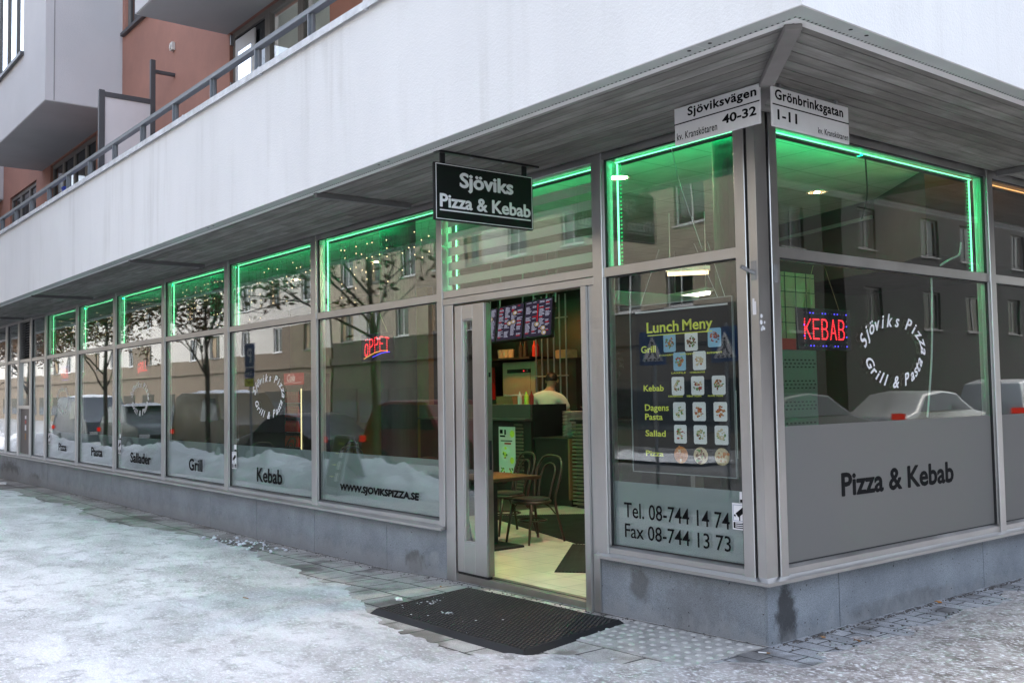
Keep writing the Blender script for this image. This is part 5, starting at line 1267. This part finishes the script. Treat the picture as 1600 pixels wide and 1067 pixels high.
m = MB(); m.fbox(GS, Y0+.02, Y1+.06, 3.378, 3.394, -.04, .01)
for u in (Y0+.06, Y1-.10): m.fbox(GS, u, u+.045, Z1-.004, 3.378, -.022, -.008)
part(m, "bracket", BLACKM, e, bevel=.002, seg=1)
for u in (Y0+.35, Y0+.65): m = MB(); m.lathe([(.01, -.004), (.014, 0)], GS(u, 3.3775, -.015), 10); part(m, "bolt", GALV, e)

# the two street name signs at the corner
def street_sign(F, u0, u1, z0, z1, o, lab, draw):
    e = empty("street_sign", lab, "street sign", F((u0+u1)/2, z0, o), group="street name signs at the corner"); inv = e.matrix_world.inverted(); K = lambda u, z, oo: tuple(inv @ Vector(F(u, z, oo)))
    m = MB(); m.fbox(K, u0, u1, z0, z1, o-.016, o); part(m, "plate", SIGNWHT, e, bevel=.006, seg=2)
    m = MB(); draw(m, K, u0, u1, z0, z1, o+.0012); part(m, "lettering", LETTERK, e)
    m = MB()
    for u in (u0+.1, u1-.1): m.fbox(K, u-.012, u+.012, z1-.05, 3.392, o-.03, o-.0165)
    part(m, "bracket", GALV, e)
def dl(m, K, a, b_, c, d, o):
    h = d-c; w_ = b_-a
    text_fit(m, K, "Sjöviksvägen", a+.17*w_, b_-.03*w_, c+.63*h, c+.94*h, o, .026, 0, 1.08); m.fbox(K, a, b_, c+.545*h, c+.575*h, o-.001, o)
    text_fit(m, K, "40-32", a+.58*w_, b_-.035*w_, c+.22*h, c+.46*h, o, .026); text_fit(m, K, "kv. Kranskötaren", a+.03*w_, a+.52*w_, c+.12*h, c+.32*h, o, .012, 0, 1.05)
street_sign(FL, -.262, .399, 3.148, 3.385, .46, "white street sign reading Sjöviksvägen 40-32 left of the corner", dl)
def dr(m, K, a, b_, c, d, o):
    h = d-c; w_ = b_-a
    text_fit(m, K, "Grönbrinksgatan", a+.03*w_, b_-.08*w_, c+.60*h, c+.94*h, o, .026, 0, 1.08); m.fbox(K, a, b_, c+.535*h, c+.565*h, o-.001, o)
    text_fit(m, K, "1-11", a+.055*w_, a+.30*w_, c+.18*h, c+.44*h, o, .022); text_fit(m, K, "kv. Kranskötaren", a+.57*w_, b_-.02*w_, c+.09*h, c+.25*h, o, .012, 0, 1.05)
street_sign(FR, -.421, .352, 3.125, 3.361, .46, "white street sign reading Grönbrinksgatan 1-11 right of the corner", dr)

# door mat
e = empty("door_mat", "large black rubber mat with block pattern before the open door", "mat", (0, 0, 0))
P4 = [Vector((-2.98, -.16, 0)), Vector((-2.75, -1.26, 0)), Vector((-.87, -1.27, 0)), Vector((-1.10, -.14, 0))]
def mp_(a, b_, z):
    p = P4[0].lerp(P4[1], b_).lerp(P4[3].lerp(P4[2], b_), a); return (p.x, p.y, gz(p.x)+.022+z+.006*noise.noise((p.x*1.3, p.y*1.3, 4)))
def grid_slab(n, k, z0, z1, a0, a1, b0, b1):
    m = MB(); 
    for i in range(n):
        for j in range(k):
            aa, ab, ba, bb = a0+(a1-a0)*i/n, a0+(a1-a0)*(i+1)/n, b0+(b1-b0)*j/k, b0+(b1-b0)*(j+1)/k
            m.quad(mp_(aa, ba, z1), mp_(ab, ba, z1), mp_(ab, bb, z1), mp_(aa, bb, z1))
    return m
m = grid_slab(24, 14, 0, .006, .025, .975, .04, .96)
part(m, "base", RUB, e)
m = MB()
n = 40
for i in range(n):       # sloped rubber edge all round
    for f0, f1 in (((i/n, 0), ((i+1)/n, 0)), ((i/n, 1), ((i+1)/n, 1)), ((0, i/n), (0, (i+1)/n)), ((1, i/n), (1, (i+1)/n))):
        inn = lambda q: (min(max(q[0], .025), .975), min(max(q[1], .04), .96))
        g0, g1 = inn(f0), inn(f1); m.quad(mp_(*f0, -.028), mp_(*f1, -.028), mp_(*g1, .013), mp_(*g0, .013))
        h0 = (g0[0]+(.5-g0[0])*.012, g0[1]+(.5-g0[1])*.02); h1 = (g1[0]+(.5-g1[0])*.012, g1[1]+(.5-g1[1])*.02); m.quad(mp_(*g0, .013), mp_(*g1, .013), mp_(*h1, .006), mp_(*h0, .006))
part(m, "border", RUB, e)
m = MB()
for i in range(46):
    for j in range(26):
        a0, b0 = .034+.932*(i+(.5 if j % 2 else 0))/46.5, .055+.89*j/26; da, db = .932/46.5*.72, .89/26*.62
        m.add([mp_(a0, b0, .0055), mp_(a0+da, b0, .0055), mp_(a0+da, b0+db, .0055), mp_(a0, b0+db, .0055), mp_(a0+da*.1, b0+db*.1, .0125), mp_(a0+da*.9, b0+db*.1, .0125), mp_(a0+da*.9, b0+db*.9, .0125), mp_(a0+da*.1, b0+db*.9, .0125)], [(4, 5, 6, 7), (0, 1, 5, 4), (1, 2, 6, 5), (2, 3, 7, 6), (3, 0, 4, 7)])
part(m, "block_pattern", pbr("worn_rubber", (.013, .0135, .015), .55, var=.4, vscale=6), e)
m = MB(); rg = random.Random(9)
for q in range(42):
    a, b_ = rg.random(), rg.random()**.6
    if q < 22: a, b_ = .12+rg.gauss(0, .03), .55+rg.gauss(0, .06)
    elif q < 34: a, b_ = .33+rg.gauss(0, .015), .68+rg.gauss(0, .03)
    a, b_ = min(max(a, .02), .98), min(max(b_, .02), .98); p = mp_(a, b_, .012); r_ = rg.uniform(.002, .007); m.box(p[0]-r_, p[0]+r_, p[1]-r_, p[1]+r_*.7, p[2], p[2]+r_*.6)
simple(m, "snow_crumbs", SNOWC, "white crumbs of snow scattered on the black rubber mat", "snow")["kind"] = "stuff"

# small litter and snow lumps
def lump(m, x, y, z, r_, seed):
    rr = random.Random(seed); n = 7
    m.lathe([(r_*.5, -r_*.3), (r_, r_*.1), (r_*.75, r_*.55), (r_*.2, r_*.75)], (x, y, z), n)
m = MB(); rg = random.Random(15)
for q in range(80):
    t = rg.gauss(0, .5); x = -7.25+t; y = -.34+.05*t+rg.gauss(0, .11); y = min(y, -.06); lump(m, x, y, gz(x)+.015, rg.choice((.006, .008, .010, .014, .02, .028))*rg.uniform(.7, 1.2), q)
for v_i, v_ in enumerate(m.v): 
    n_ = noise.noise((v_[0]*40, v_[1]*40, v_[2]*40)); m.v[v_i] = (v_[0]+.006*n_, v_[1]+.006*noise.noise((v_[1]*50, v_[0]*50, 1)), v_[2]+.005*n_)
simple(m, "snow_lumps", SNOWC, "broken lumps of snow against the plinth below the windows", "snow")["kind"] = "stuff"
m = MB(); rg = random.Random(16)
for q in range(900):
    if rg.random() < .7: y = rg.uniform(.0, 6); x = .022+abs(rg.gauss(0, .02))
    else: x = rg.uniform(.1, .6); y = rg.uniform(0, 5)
    r_ = rg.uniform(.002, .006); z = gz(x)+.001; m.box(x-r_, x+r_, y-r_, y+r_*.8, z, z+r_*1.2)
for q in range(500):
    x = rg.uniform(-16, -.1); y = -.03-abs(rg.gauss(0, .05)); r_ = rg.uniform(.002, .006); z = gz(x)+.002; m.box(x-r_, x+r_, y-r_, y+r_*.8, z, z+r_)
simple(m, "gravel_grit", pbr("grit", (.13, .12, .115), .9, var=.7, vscale=60), "dark grit and gravel gathered along the foot of the plinth", "grit")["kind"] = "stuff"
for (x, y, rz, lab) in ((.07, -.14, .5, "white cigarette butt on the stones at the granite corner"), (-3.9, -1.75, .2, "tan cigarette butt lying on the trodden snow")):
    m = MB(); d = Vector((math.cos(rz), math.sin(rz), 0))*.035; c = Vector((x, y, gz(x)+(.006 if x > 0 else .036))); m.mat(0).tube([c-d, c+d*.4], .004, 8); m.mat(1).tube([c+d*.4, c+d], .0041, 8); simple(m, "cigarette_butt", [PAPER if x > 0 else CARDB, CARDB], lab, "cigarette butt")
for (x, y, s_, rz, mt, lab) in ((-2.86, -.93, .055, .3, PAPER, "scrap of white paper on the corner of the door mat"), (-3.22, -.28, .016, .1, CHIP, "tiny orange leaf on the slabs by the door"), (.30, .50, .03, .8, LEAFB, "small brown leaf by the side street plinth"), (.10, .42, .025, .3, CARDB, "beige crumb of litter at the side street plinth"), (.05, 1.95, .03, .3, CHIP, "rusty leaf by the plinth further along the side street"), (-19.5, -.42, .16, .2, PAPER, "crumpled white paper by the far end of the plinth")):
    m = MB(); 
    Pp = [(x+s_*q*math.cos(rz+a), y+s_*q*.6*math.sin(rz+a), gz(x)+(.042 if x > -3 and x < -2.5 else .012)+.25*s_*abs(math.sin(a*2))) for a, q in ((0, 1), (.7, .75), (1.5, .9), (2.3, .7), (3.1, 1), (3.9, .6), (4.7, .95), (5.5, .7))]
    m.extr(Pp, (0, 0, .002)); simple(m, "paper_scrap" if mt is PAPER else "fallen_leaf" if mt in (CHIP, LEAFB) else "litter_crumb", mt, lab, "litter")
# blue tub on the balcony
m = MB(); m.lathe([(.14, 0), (.18, .30), (.19, .30), (.185, .32), (.165, .31), (.13, .02)], (-12.15, -.95, 4.56), 20); m.lathe([(.2, 3.9-4.56), (.2, -.001)], (-12.15, -.95, 4.56), 12); simple(m, "plastic_tub", BLUET, "blue plastic tub standing behind the balcony railing", "tub")

# ================================================================== the street behind the camera (seen in the glass)
CREAM = pbr("cream_facade", (.36, .31, .235), .9, var=.06, vscale=.3); CREAM2 = pbr("pale_facade", (.50, .475, .43), .9, var=.05, vscale=.3); BASEW = pbr("ochre_ground_floor", (.055, .048, .038), .9, var=.1); DARKF = pbr("dark_brick_facade", (.014, .011, .009), .9, var=.2, vscale=2, fine=.2, fscale=12); GREYF = pbr("grey_facade", (.028, .026, .024), .9, var=.05, vscale=.3); ORNG = pbr("orange_brick", (.16, .125, .09), .9, var=.12)
def block(name, lab, F, u0, u1, h, z0, o, floors, cols, mats, depth=10, first=2.2, shop=True):
    e = empty(name, lab, "building", F(u0, 0, o)); inv = e.matrix_world.inverted(); K = lambda u, z, oo: tuple(inv @ Vector(F(u, z, oo)))
    n = cols; pitch = (u1-u0)/n; rg = random.Random(int(abs(u0)*7)); ww = 1.35
    wins = [(u0+(i+.5)*pitch-ww/2+rg.choice((-.3, 0, .25)), first+f*2.95) for f in range(floors) for i in range(n)]
    m = MB(); us = {}
    for f in range(floors+1):      # wall strips with real window openings
        za = z0 if f == 0 else first+(f-1)*2.95+1.55; zb = first+f*2.95 if f < floors else h
        m.mat(1 if f == 0 and shop else 0).fbox(K, u0, u1, za, zb, o-.35, o)
    for f in range(floors):
        z = first+f*2.95; row = sorted(w_[0] for w_ in wins if w_[1] == z); cur = u0
        for x in row: m.mat((f+int(x)) % 7 == 0 and 2 or 0).fbox(K, cur, x, z, z+1.55, o-.35, o); cur = x+ww
        m.mat(0).fbox(K, cur, u1, z, z+1.55, o-.35, o)
    if shop: m.mat(1).fbox(K, u0, u1, 3.35, 3.75, o+.001, o+.12)
    m.mat(0).fbox(K, u0, u1, z0, h, o-depth, o-depth+.3); m.fbox(K, u0, u0+.3, z0, h, o-depth+.3, o-.35); m.fbox(K, u1-.3, u1, z0, h, o-depth+.3, o-.35)
    part(m, "wall", mats, e)
    m = MB(); m.fbox(K, u0-.3, u1+.3, h, h+.3, o-depth-.3, o+.4); part(m, "roof", RAIL_D, e)
    for k_, (x, z) in enumerate(wins[:100]):
        m = MB()
        for (a, b_, c, d) in ((x, x+.08, z, z+1.55), (x+ww-.08, x+ww, z, z+1.55), (x+.08, x+ww-.08, z, z+.08), (x+.08, x+ww-.08, z+1.47, z+1.55), (x+ww*.5-.03, x+ww*.5+.03, z+.08, z+1.47)): m.fbox(K, a, b_, c, d, o-.2, o-.12)
        m.fbox(K, x-.05, x+ww+.05, z-.05, z-.001, o-.1, o+.06); f_ = part(m, "window", SIGNWHT if k_ % 3 and mats[0] in (CREAM, CREAM2) else WINFRAME, e)
        m = MB(); m.fbox(K, x+.08, x+ww-.08, z+.08, z+1.47, o-.17, o-.15)
        if k_ % 3 == 0: m.mat(1).fbox(K, x+.09, x+.40, z+.1, z+1.45, o-.149, o-.14); m.fbox(K, x+ww-.40, x+ww-.09, z+.1, z+1.45, o-.149, o-.14)
        part(m, "pane", [GLASS_UP if mats[0] in (CREAM, CREAM2) else GLASS_FAR, CREAMIN if mats[0] in (CREAM, CREAM2) else DARKIN], f_)
    if shop:
        for i in range(n):
            x = u0+(i+.5)*pitch; m = MB(); m.fbox(K, x-1.4, x+1.4, .2, 2.0, o-.001, o+.03); part(m, "shop_pane", GLASS_UP, e)
FO = lambda u, z, o: (u, -21.5+o, z)          # far side of the main street, facing us
block("apartment_block", "long cream apartment block across the main street", FO, -46, -12, 17.5, -.6, 0, 4, 11, [CREAM, BASEW, CREAM2], first=4.6)
block("apartment_block", "pale apartment block across from the corner", FO, -11.4, 14, 16.5, -.6, .3, 4, 8, [CREAM2, BASEW, CREAM], first=4.6)
block("apartment_block", "low ochre block with brick bays further down the street", FO, -150, -46.6, 13.5, -.8, -.2, 3, 22, [CREAM2, ORNG, ORNG], first=4.4)
FX = lambda u, z, o: (17.0-o, u, z)           # far side of the side street
block("brick_building", "dark brick building across the side street", FX, -2, 26, 13.5, -.5, 0, 3, 8, [DARKF, DARKF, DARKF], first=3.6, shop=False)
block("grey_apartment_block", "grey apartment block further up the side street", FX, 27, 62, 15, -.5, .2, 3, 9, [GREYF, DARKF, GREYF], first=3.9, shop=False)

# snow bank along the kerb
def bank(x0, x1, y0, y1, h, seed):
    m = MB(); nx, ny = int((x1-x0)/.085), 34; vs = []
    for i in range(nx+1):
        for j in range(ny+1):
            x = x0+(x1-x0)*i/nx; t = j/ny; y = y0+(y1-y0)*t
            e_ = min(1, (x-x0)/1.2, (x1-x)/1.2); hh = h*math.sin(math.pi*t)**.8*e_*(.75+.5*noise.noise((x*.45, y*.4, seed)))+.16*noise.noise((x*1.8, y*2.2, seed+3))*math.sin(math.pi*t)*e_+(.10*noise.noise((x*4.3, y*4.3, seed+7))+.06*noise.noise((x*10, y*10, seed+9)))*math.sin(math.pi*t)
            vs.append((x, y+.25*noise.noise((x*.6, 2, seed)), gz(x)-.03+max(hh, -.02)))
    m.add(vs, [(i*(ny+1)+j, (i+1)*(ny+1)+j, (i+1)*(ny+1)+j+1, i*(ny+1)+j+1) for i in range(nx) for j in range(ny)]); return m
simple(bank(-44, -9.2, -4.9, -3.1, .62, 2), "snow_bank", SNOWC, "dirty ploughed snow bank along the kerb of the main street", "snow", smooth=True)["kind"] = "stuff"
simple(bank(-44, -12, -14.6, -13.2, .16, 9), "far_snow_bank", SNOWC, "ploughed snow bank on the far side of the main street", "snow", smooth=True)["kind"] = "stuff"

# parked cars
def car(x, y, z, rot, paint, lab, kind='sedan', snowroof=False):
    e = empty("parked_car", lab, "car", (x, y, z), rot, "cars parked along the streets")
    if kind == 'sedan': prof = [(-2.2, .32), (-2.25, .62), (-2.1, .86), (-1.55, .98), (-.95, 1.38), (-.2, 1.46), (.55, 1.40), (1.2, .98), (2.0, .84), (2.25, .62), (2.22, .32)]; gl = [(-1.38, .98), (-.88, 1.34), (-.2, 1.41), (.5, 1.36), (1.05, .98)]; Wd = .88
    elif kind == 'van': prof = [(-2.4, .35), (-2.42, .9), (-2.35, 1.95), (-2.0, 2.08), (.9, 2.05), (1.5, 1.35), (2.2, 1.12), (2.42, .75), (2.4, .35)]; gl = [(.0, 1.2), (.0, 1.9), (.85, 1.9), (1.38, 1.25)]; Wd = .95
    else: prof = [(-2.15, .38), (-2.22, .75), (-2.15, 1.1), (-1.95, 1.62), (-1.3, 1.72), (.2, 1.70), (.95, 1.12), (1.9, 1.0), (2.2, .75), (2.18, .38)]; gl = [(-1.9, 1.1), (-1.75, 1.58), (-1.2, 1.64), (.15, 1.62), (.75, 1.12)]; Wd = .93
    m = MB(); n = len(prof); zt = max(p[1] for p in prof); vs = []
    for s_, ins in ((-1, 0), (-1, 1), (1, 1), (1, 0)):
        pass
    def wide(z_): t = max(0, (z_-.95)/(zt-.95)); return Wd*(1-.20*t) if z_ > .95 else Wd*(1-.06*max(0, (.5-z_)/.2))
    vs = [(px, -wide(pz), pz) for px, pz in prof]+[(px, wide(pz), pz) for px, pz in prof]
    m.add(vs, [tuple(range(n)), tuple(range(2*n-1, n-1, -1))]+[(i, n+i, n+(i+1) % n, (i+1) % n) for i in range(n)]); part(m, "body", paint, e, bevel=.05, seg=3, smooth=True)
    m = MB()
    for sy in (-1, 1): m.extr([(px, sy*(wide(pz)+.004), pz) for px, pz in gl], (0, sy*.004, 0))
    part(m, "side_window", CARGLASS, e)
    m = MB()
    ends = ((gl[0], gl[1], -1), (gl[-1], gl[-2], 1)) if kind != 'van' else ((gl[-1], gl[-2], 1), ((-2.44, 1.2), (-2.38, 1.85), -1))
    for (pa, pb, s_) in ends: m.extr([(pa[0]+s_*.10, -wide(pa[1])*.9, pa[1]+.02), (pa[0]+s_*.10, wide(pa[1])*.9, pa[1]+.02), (pb[0]+s_*.075, wide(pb[1])*.88, pb[1]), (pb[0]+s_*.075, -wide(pb[1])*.88, pb[1])], (s_*.02, 0, .012))
    part(m, "windscreen", CARGLASS, e)
    for px in (prof[0][0]+.85, prof[-1][0]-.85):
        for sy in (-1, 1):
            m = MB(); m.tube([(px, sy*(Wd-.18), .32), (px, sy*(Wd+.015), .32)], .32, 24); wl = part(m, "wheel", TYRE, e); m = MB(); m.tube([(px, sy*(Wd+.016), .32), (px, sy*(Wd+.022), .32)], .2, 18); part(m, "rim", GALV, wl)
    for sy in (-1, 1):
        m = MB(); m.box(prof[1][0]-.03, prof[1][0]+.12, min(sy*.60, sy*(Wd+.008)), max(sy*.60, sy*(Wd+.008)), .80, .94); part(m, "tail_light", TAILRED, e); m = MB(); m.box(prof[-2][0]-.15, prof[-2][0]+.01, min(sy*.55, sy*.86), max(sy*.55, sy*.86), .64, .76); part(m, "headlight", SIGNWHT, e)
    if snowroof:
        m = MB(); a, b_ = (-1.95, .85) if kind == 'van' else (-.9, .4); vs = []
        for i in range(25):
            for j in range(11): u = i/24; v_ = j/10; vs.append((a+(b_-a)*u, -.66+1.32*v_, zt-.03+.085*min(1, 6*min(u, 1-u, v_, 1-v_))*(1+.4*noise.noise((u*5, v_*4, x)))))
        m.add(vs, [(i*11+j, (i+1)*11+j, (i+1)*11+j+1, i*11+j+1) for i in range(24) for j in range(10)]); part(m, "roof_snow", SNOWC, e, smooth=True)
def paint(name, c, met=.3): return pbr(name, c, .36, metal=met, var=.05, spec=.6)
car(-13.6, -7.0, gz(-13.6)-.1, 0, paint("dark_red_paint", (.16, .012, .012)), "dark red estate car parked beyond the snow bank", 'suv')
car(-19.2, -6.4, gz(-19)-.1, math.pi, paint("black_paint", (.015, .016, .018)), "black car parked behind the dark red one", 'sedan')
car(-25.2, -6.9, gz(-25)-.1, 0, paint("ochre_van_paint", (.12, .09, .035), .0), "ochre and grey van with a snowy roof", 'van', True)
car(-31.5, -6.4, gz(-31)-.1, 0, paint("silver_green_paint", (.07, .085, .08)), "greenish grey hatchback with snow on its roof", 'suv', True)
car(-37.5, -6.4, gz(-37)-.1, 0, paint("slate_paint", (.05, .06, .08), 0), "slate blue van parked farthest down the main street", 'van', True)
car(9.0, 12.6, .065, math.pi/2, paint("black_paint_side", (.012, .012, .014)), "black car parked nearest in the side street", 'sedan')
car(9.2, 18.3, .065, math.pi/2, paint("silver_paint", (.30, .30, .29), .4), "silver saloon parked in the side street", 'sedan')
car(9.2, 24.2, .065, math.pi/2, paint("silver_suv_paint", (.36, .36, .36), .3), "pale grey off-road car with red tail lamps in the side street", 'suv')
car(9.3, 31, .065, math.pi/2, paint("blue_paint", (.03, .05, .10)), "dark blue car parked farthest up the side street", 'sedan')
# yellow posts
for k_, y in enumerate((19.2, 20.6, 23.5)):
    m = MB(); m.lathe([(.06, -.10), (.06, 2.6), (.03, 2.66)], (6.2, y, .1), 14); m.lathe([(.12, -.10), (.12, -.06)], (6.2, y, .1), 14); simple(m, "yellow_post", pbr("yellow_post_paint_%d" % k_, (.62, .40, .03), .5), ("yellow post nearest the corner in the side street", "middle yellow post in the side street", "yellow post farthest up the side street")[k_], "post", "yellow posts by the side street")

# traffic signs
def sign_post(x, y, lab, faces, h=3.0):
    e = empty("traffic_sign", lab, "traffic sign", (x, y, gz(x)))
    m = MB(); m.lathe([(.03, -.05), (.03, h), (.005, h+.02)], (0, 0, 0), 12); part(m, "post", GALV, e)
    for f in faces: f(e)
def face_to_shop(e, z, w_, h_, draw, mats):
    K = lambda u, zz, o: (-u, .035+o, zz)        # faces the shop front (+y)
    m = MB(); m.mat(0).fbox(K, -w_/2, w_/2, z, z+h_, 0, .012); draw(m, K, z); part(m, "sign_face", mats, e, )
def dP(m, K, z): m.mat(1); text_fit(m, K, "P", -.13, .13, z+.12, z+.48, .014, .02); [m.fbox(K, a, b_, c, d, .0125, .0135) for a, b_, c, d in ((-.29, .29, z+.01, z+.03), (-.29, .29, z+.57, z+.59), (-.29, -.27, z+.03, z+.57), (.27, .29, z+.03, z+.57))]
def dP2(m, K, z): m.mat(1); text_fit(m, K, "2 tim", -.2, .2, z+.06, z+.16, .014, .01)
def dY(m, K, z): m.mat(2).fbox(K, -.28, .28, z+.01, z+.19, .0125, .0135); m.mat(3); text_fit(m, K, "Avgift", -.22, .12, z+.05, z+.15, .0145, .01)
sign_post(-19.3, -5.0, "blue parking sign with yellow plate on a post by the kerb", [lambda e: face_to_shop(e, 2.5, .6, .6, dP, [BLUEP, LETTER]), lambda e: face_to_shop(e, 2.26, .58, .23, dP2, [BLUEP, LETTER]), lambda e: face_to_shop(e, 2.04, .58, .2, dY, [BLUEP, LETTER, YELLOW, LETTERK])])
def dX(m, K, z):
    m.mat(1); m.extr([K(-.24, z+.07, .0125), K(.24, z+.07, .0125), K(0, z+.52, .0125)], (0, .001, 0)); m.mat(2)
    for i in range(4): m.fbox(K, -.17+.095*i, -.12+.095*i, z+.075, z+.12, .0138, .0148)
    m.disc(K, .0, z+.40, .03, .03, .0148, 10, .001); m.extr([K(-.03, z+.24, .0138), K(.03, z+.24, .0138), K(.025, z+.365, .0138), K(-.025, z+.365, .0138)], (0, .001, 0))
    for a, b_ in ((-.09, -.02), (.09, .02)): m.extr([K(a-.02, z+.13, .0138), K(a+.02, z+.13, .0138), K(b_+.02, z+.25, .0138), K(b_-.02, z+.25, .0138)], (0, .001, 0))
for x, lab in ((-8.55, "blue pedestrian crossing sign nearer the parked cars"), (-6.9, "blue pedestrian crossing sign nearer the corner")): sign_post(x, -8.0, lab, [lambda e: face_to_shop(e, 2.2, .6, .6, dX, [BLUEP, LETTER, LETTERK])], 2.85)
# sandwich board standing in the snow
e = empty("sandwich_board", "dark sandwich board with a pale frame standing in the snow", "sandwich board", (-11.6, -3.35, gz(-11.6)), .1)
for s_ in (1, -1):
    K = lambda u, z, o, s_=s_: (u*-s_, s_*(.28-.26*z/1.0+o), z)
    m = MB()
    for (a, b_, c, d) in ((-.36, -.32, .03, 1.05), (.32, .36, .03, 1.05), (-.32, .32, 1.0, 1.05), (-.32, .32, .12, .16)): m.fbox(K, a, b_, c, d, 0, .03)
    f_ = part(m, "frame", GALV, e)
    m = MB(); m.mat(0).fbox(K, -.32, .32, .16, 1.0, .005, .02); text_fit(m.mat(1), K, "Lunch", -.14, .14, .88, .95, .0215, .01)
    for i in range(3): m.mat(2).fbox(K, -.2, -.07, .66-.2*i, .80-.2*i, .0205, .0215); m.mat(1).fbox(K, 0, .18, .72-.2*i, .74-.2*i, .0205, .0215)
    part(m, "board", [COUNTERM, YELLOW, LETTER], f_)

# street trees that still carry withered leaves
def tree(x, y, z, h, seed, lab, leaves=1.0):
    e = empty("street_tree", lab, "tree", (x, y, z), 0, "street trees with withered leaves"); rg = random.Random(seed); mt = MB(); tips = []
    def grow(p, d, L_, r_, lv):
        pts = [p]; rs = [r_]; n = 4; q = p.copy(); dd = d.copy()
        for i in range(n):
            dd = (dd+Vector((rg.uniform(-1, 1), rg.uniform(-1, 1), rg.uniform(-.4, .6)))*(.12 if lv else .04)).normalized(); q = q+dd*L_/n; pts.append(q.copy()); rs.append(r_*(1-.55*(i+1)/n))
            if q.y+y > -2.7: break
            if lv > 1: tips.append(q.copy())
        if len(pts) < 2: return
        mt.tube(pts, rs, 8 if lv < 2 else 4)
        if lv >= 4 or len(pts) < n+1: return
        nb = (13, 5, 4, 3)[lv]
        for b_ in range(nb):
            t = rg.uniform(.34 if lv == 0 else .3, 1); i = min(int(t*n), n-1); base = pts[i].lerp(pts[i+1], t*n-i); a = rg.uniform(0, 6.28); sp = rg.uniform(.5, 1.05)
            pr = dd.orthogonal().normalized(); pr.rotate(Matrix.Rotation(a, 3, dd)); nd = (dd*math.cos(sp)+pr*math.sin(sp)+Vector((0, 0, .15))).normalized()
            grow(base, nd, L_*(rg.uniform(.38, .55) if lv == 0 else rg.uniform(.5, .7)), r_*.38 if lv == 0 else r_*.5, lv+1)
    grow(Vector((0, 0, -.1)), Vector((0, 0, 1)), h, .078, 0); part(mt, "trunk", BARK, e, smooth=True)
    ml = MB()
    for t in tips:
        if noise.noise(t*.55+Vector((seed, 0, 0))) < .05-.25*leaves: continue
        for q in range(int(3.4*leaves)):
            c = t+Vector((rg.gauss(0, .16), rg.gauss(0, .16), rg.gauss(0, .14))); a = Vector((rg.uniform(-1, 1), rg.uniform(-1, 1), rg.uniform(-1, 1))).normalized()*rg.uniform(.05, .10); b_ = a.orthogonal().normalized()*rg.uniform(.03, .05)
            ml.quad(c-a, c+b_, c+a, c-b_)
    if ml.v: part(ml, "crown", LEAFB, e)
tree(-13.4, -5.05, gz(-13), 6.0, 3, "nearly bare street tree beyond the sandwich board", .5); tree(-22.0, -5.0, gz(-22), 6.0, 5, "street tree full of brown leaves by the parking sign", 1.3); tree(-31.0, -5.0, gz(-31), 6.2, 8, "brown leaved street tree farther down the row", 1.4); tree(-5.4, -12.9, -.05, 7.0, 11, "bare young tree across the main street", .0); tree(-50.0, -5.0, gz(-50), 6.6, 21, "brown leaved street tree far down the street, last but one", 1.5); tree(-42.0, -5.0, gz(-42), 6.4, 14, "brown leaved street tree at the end of the row", 1.4)
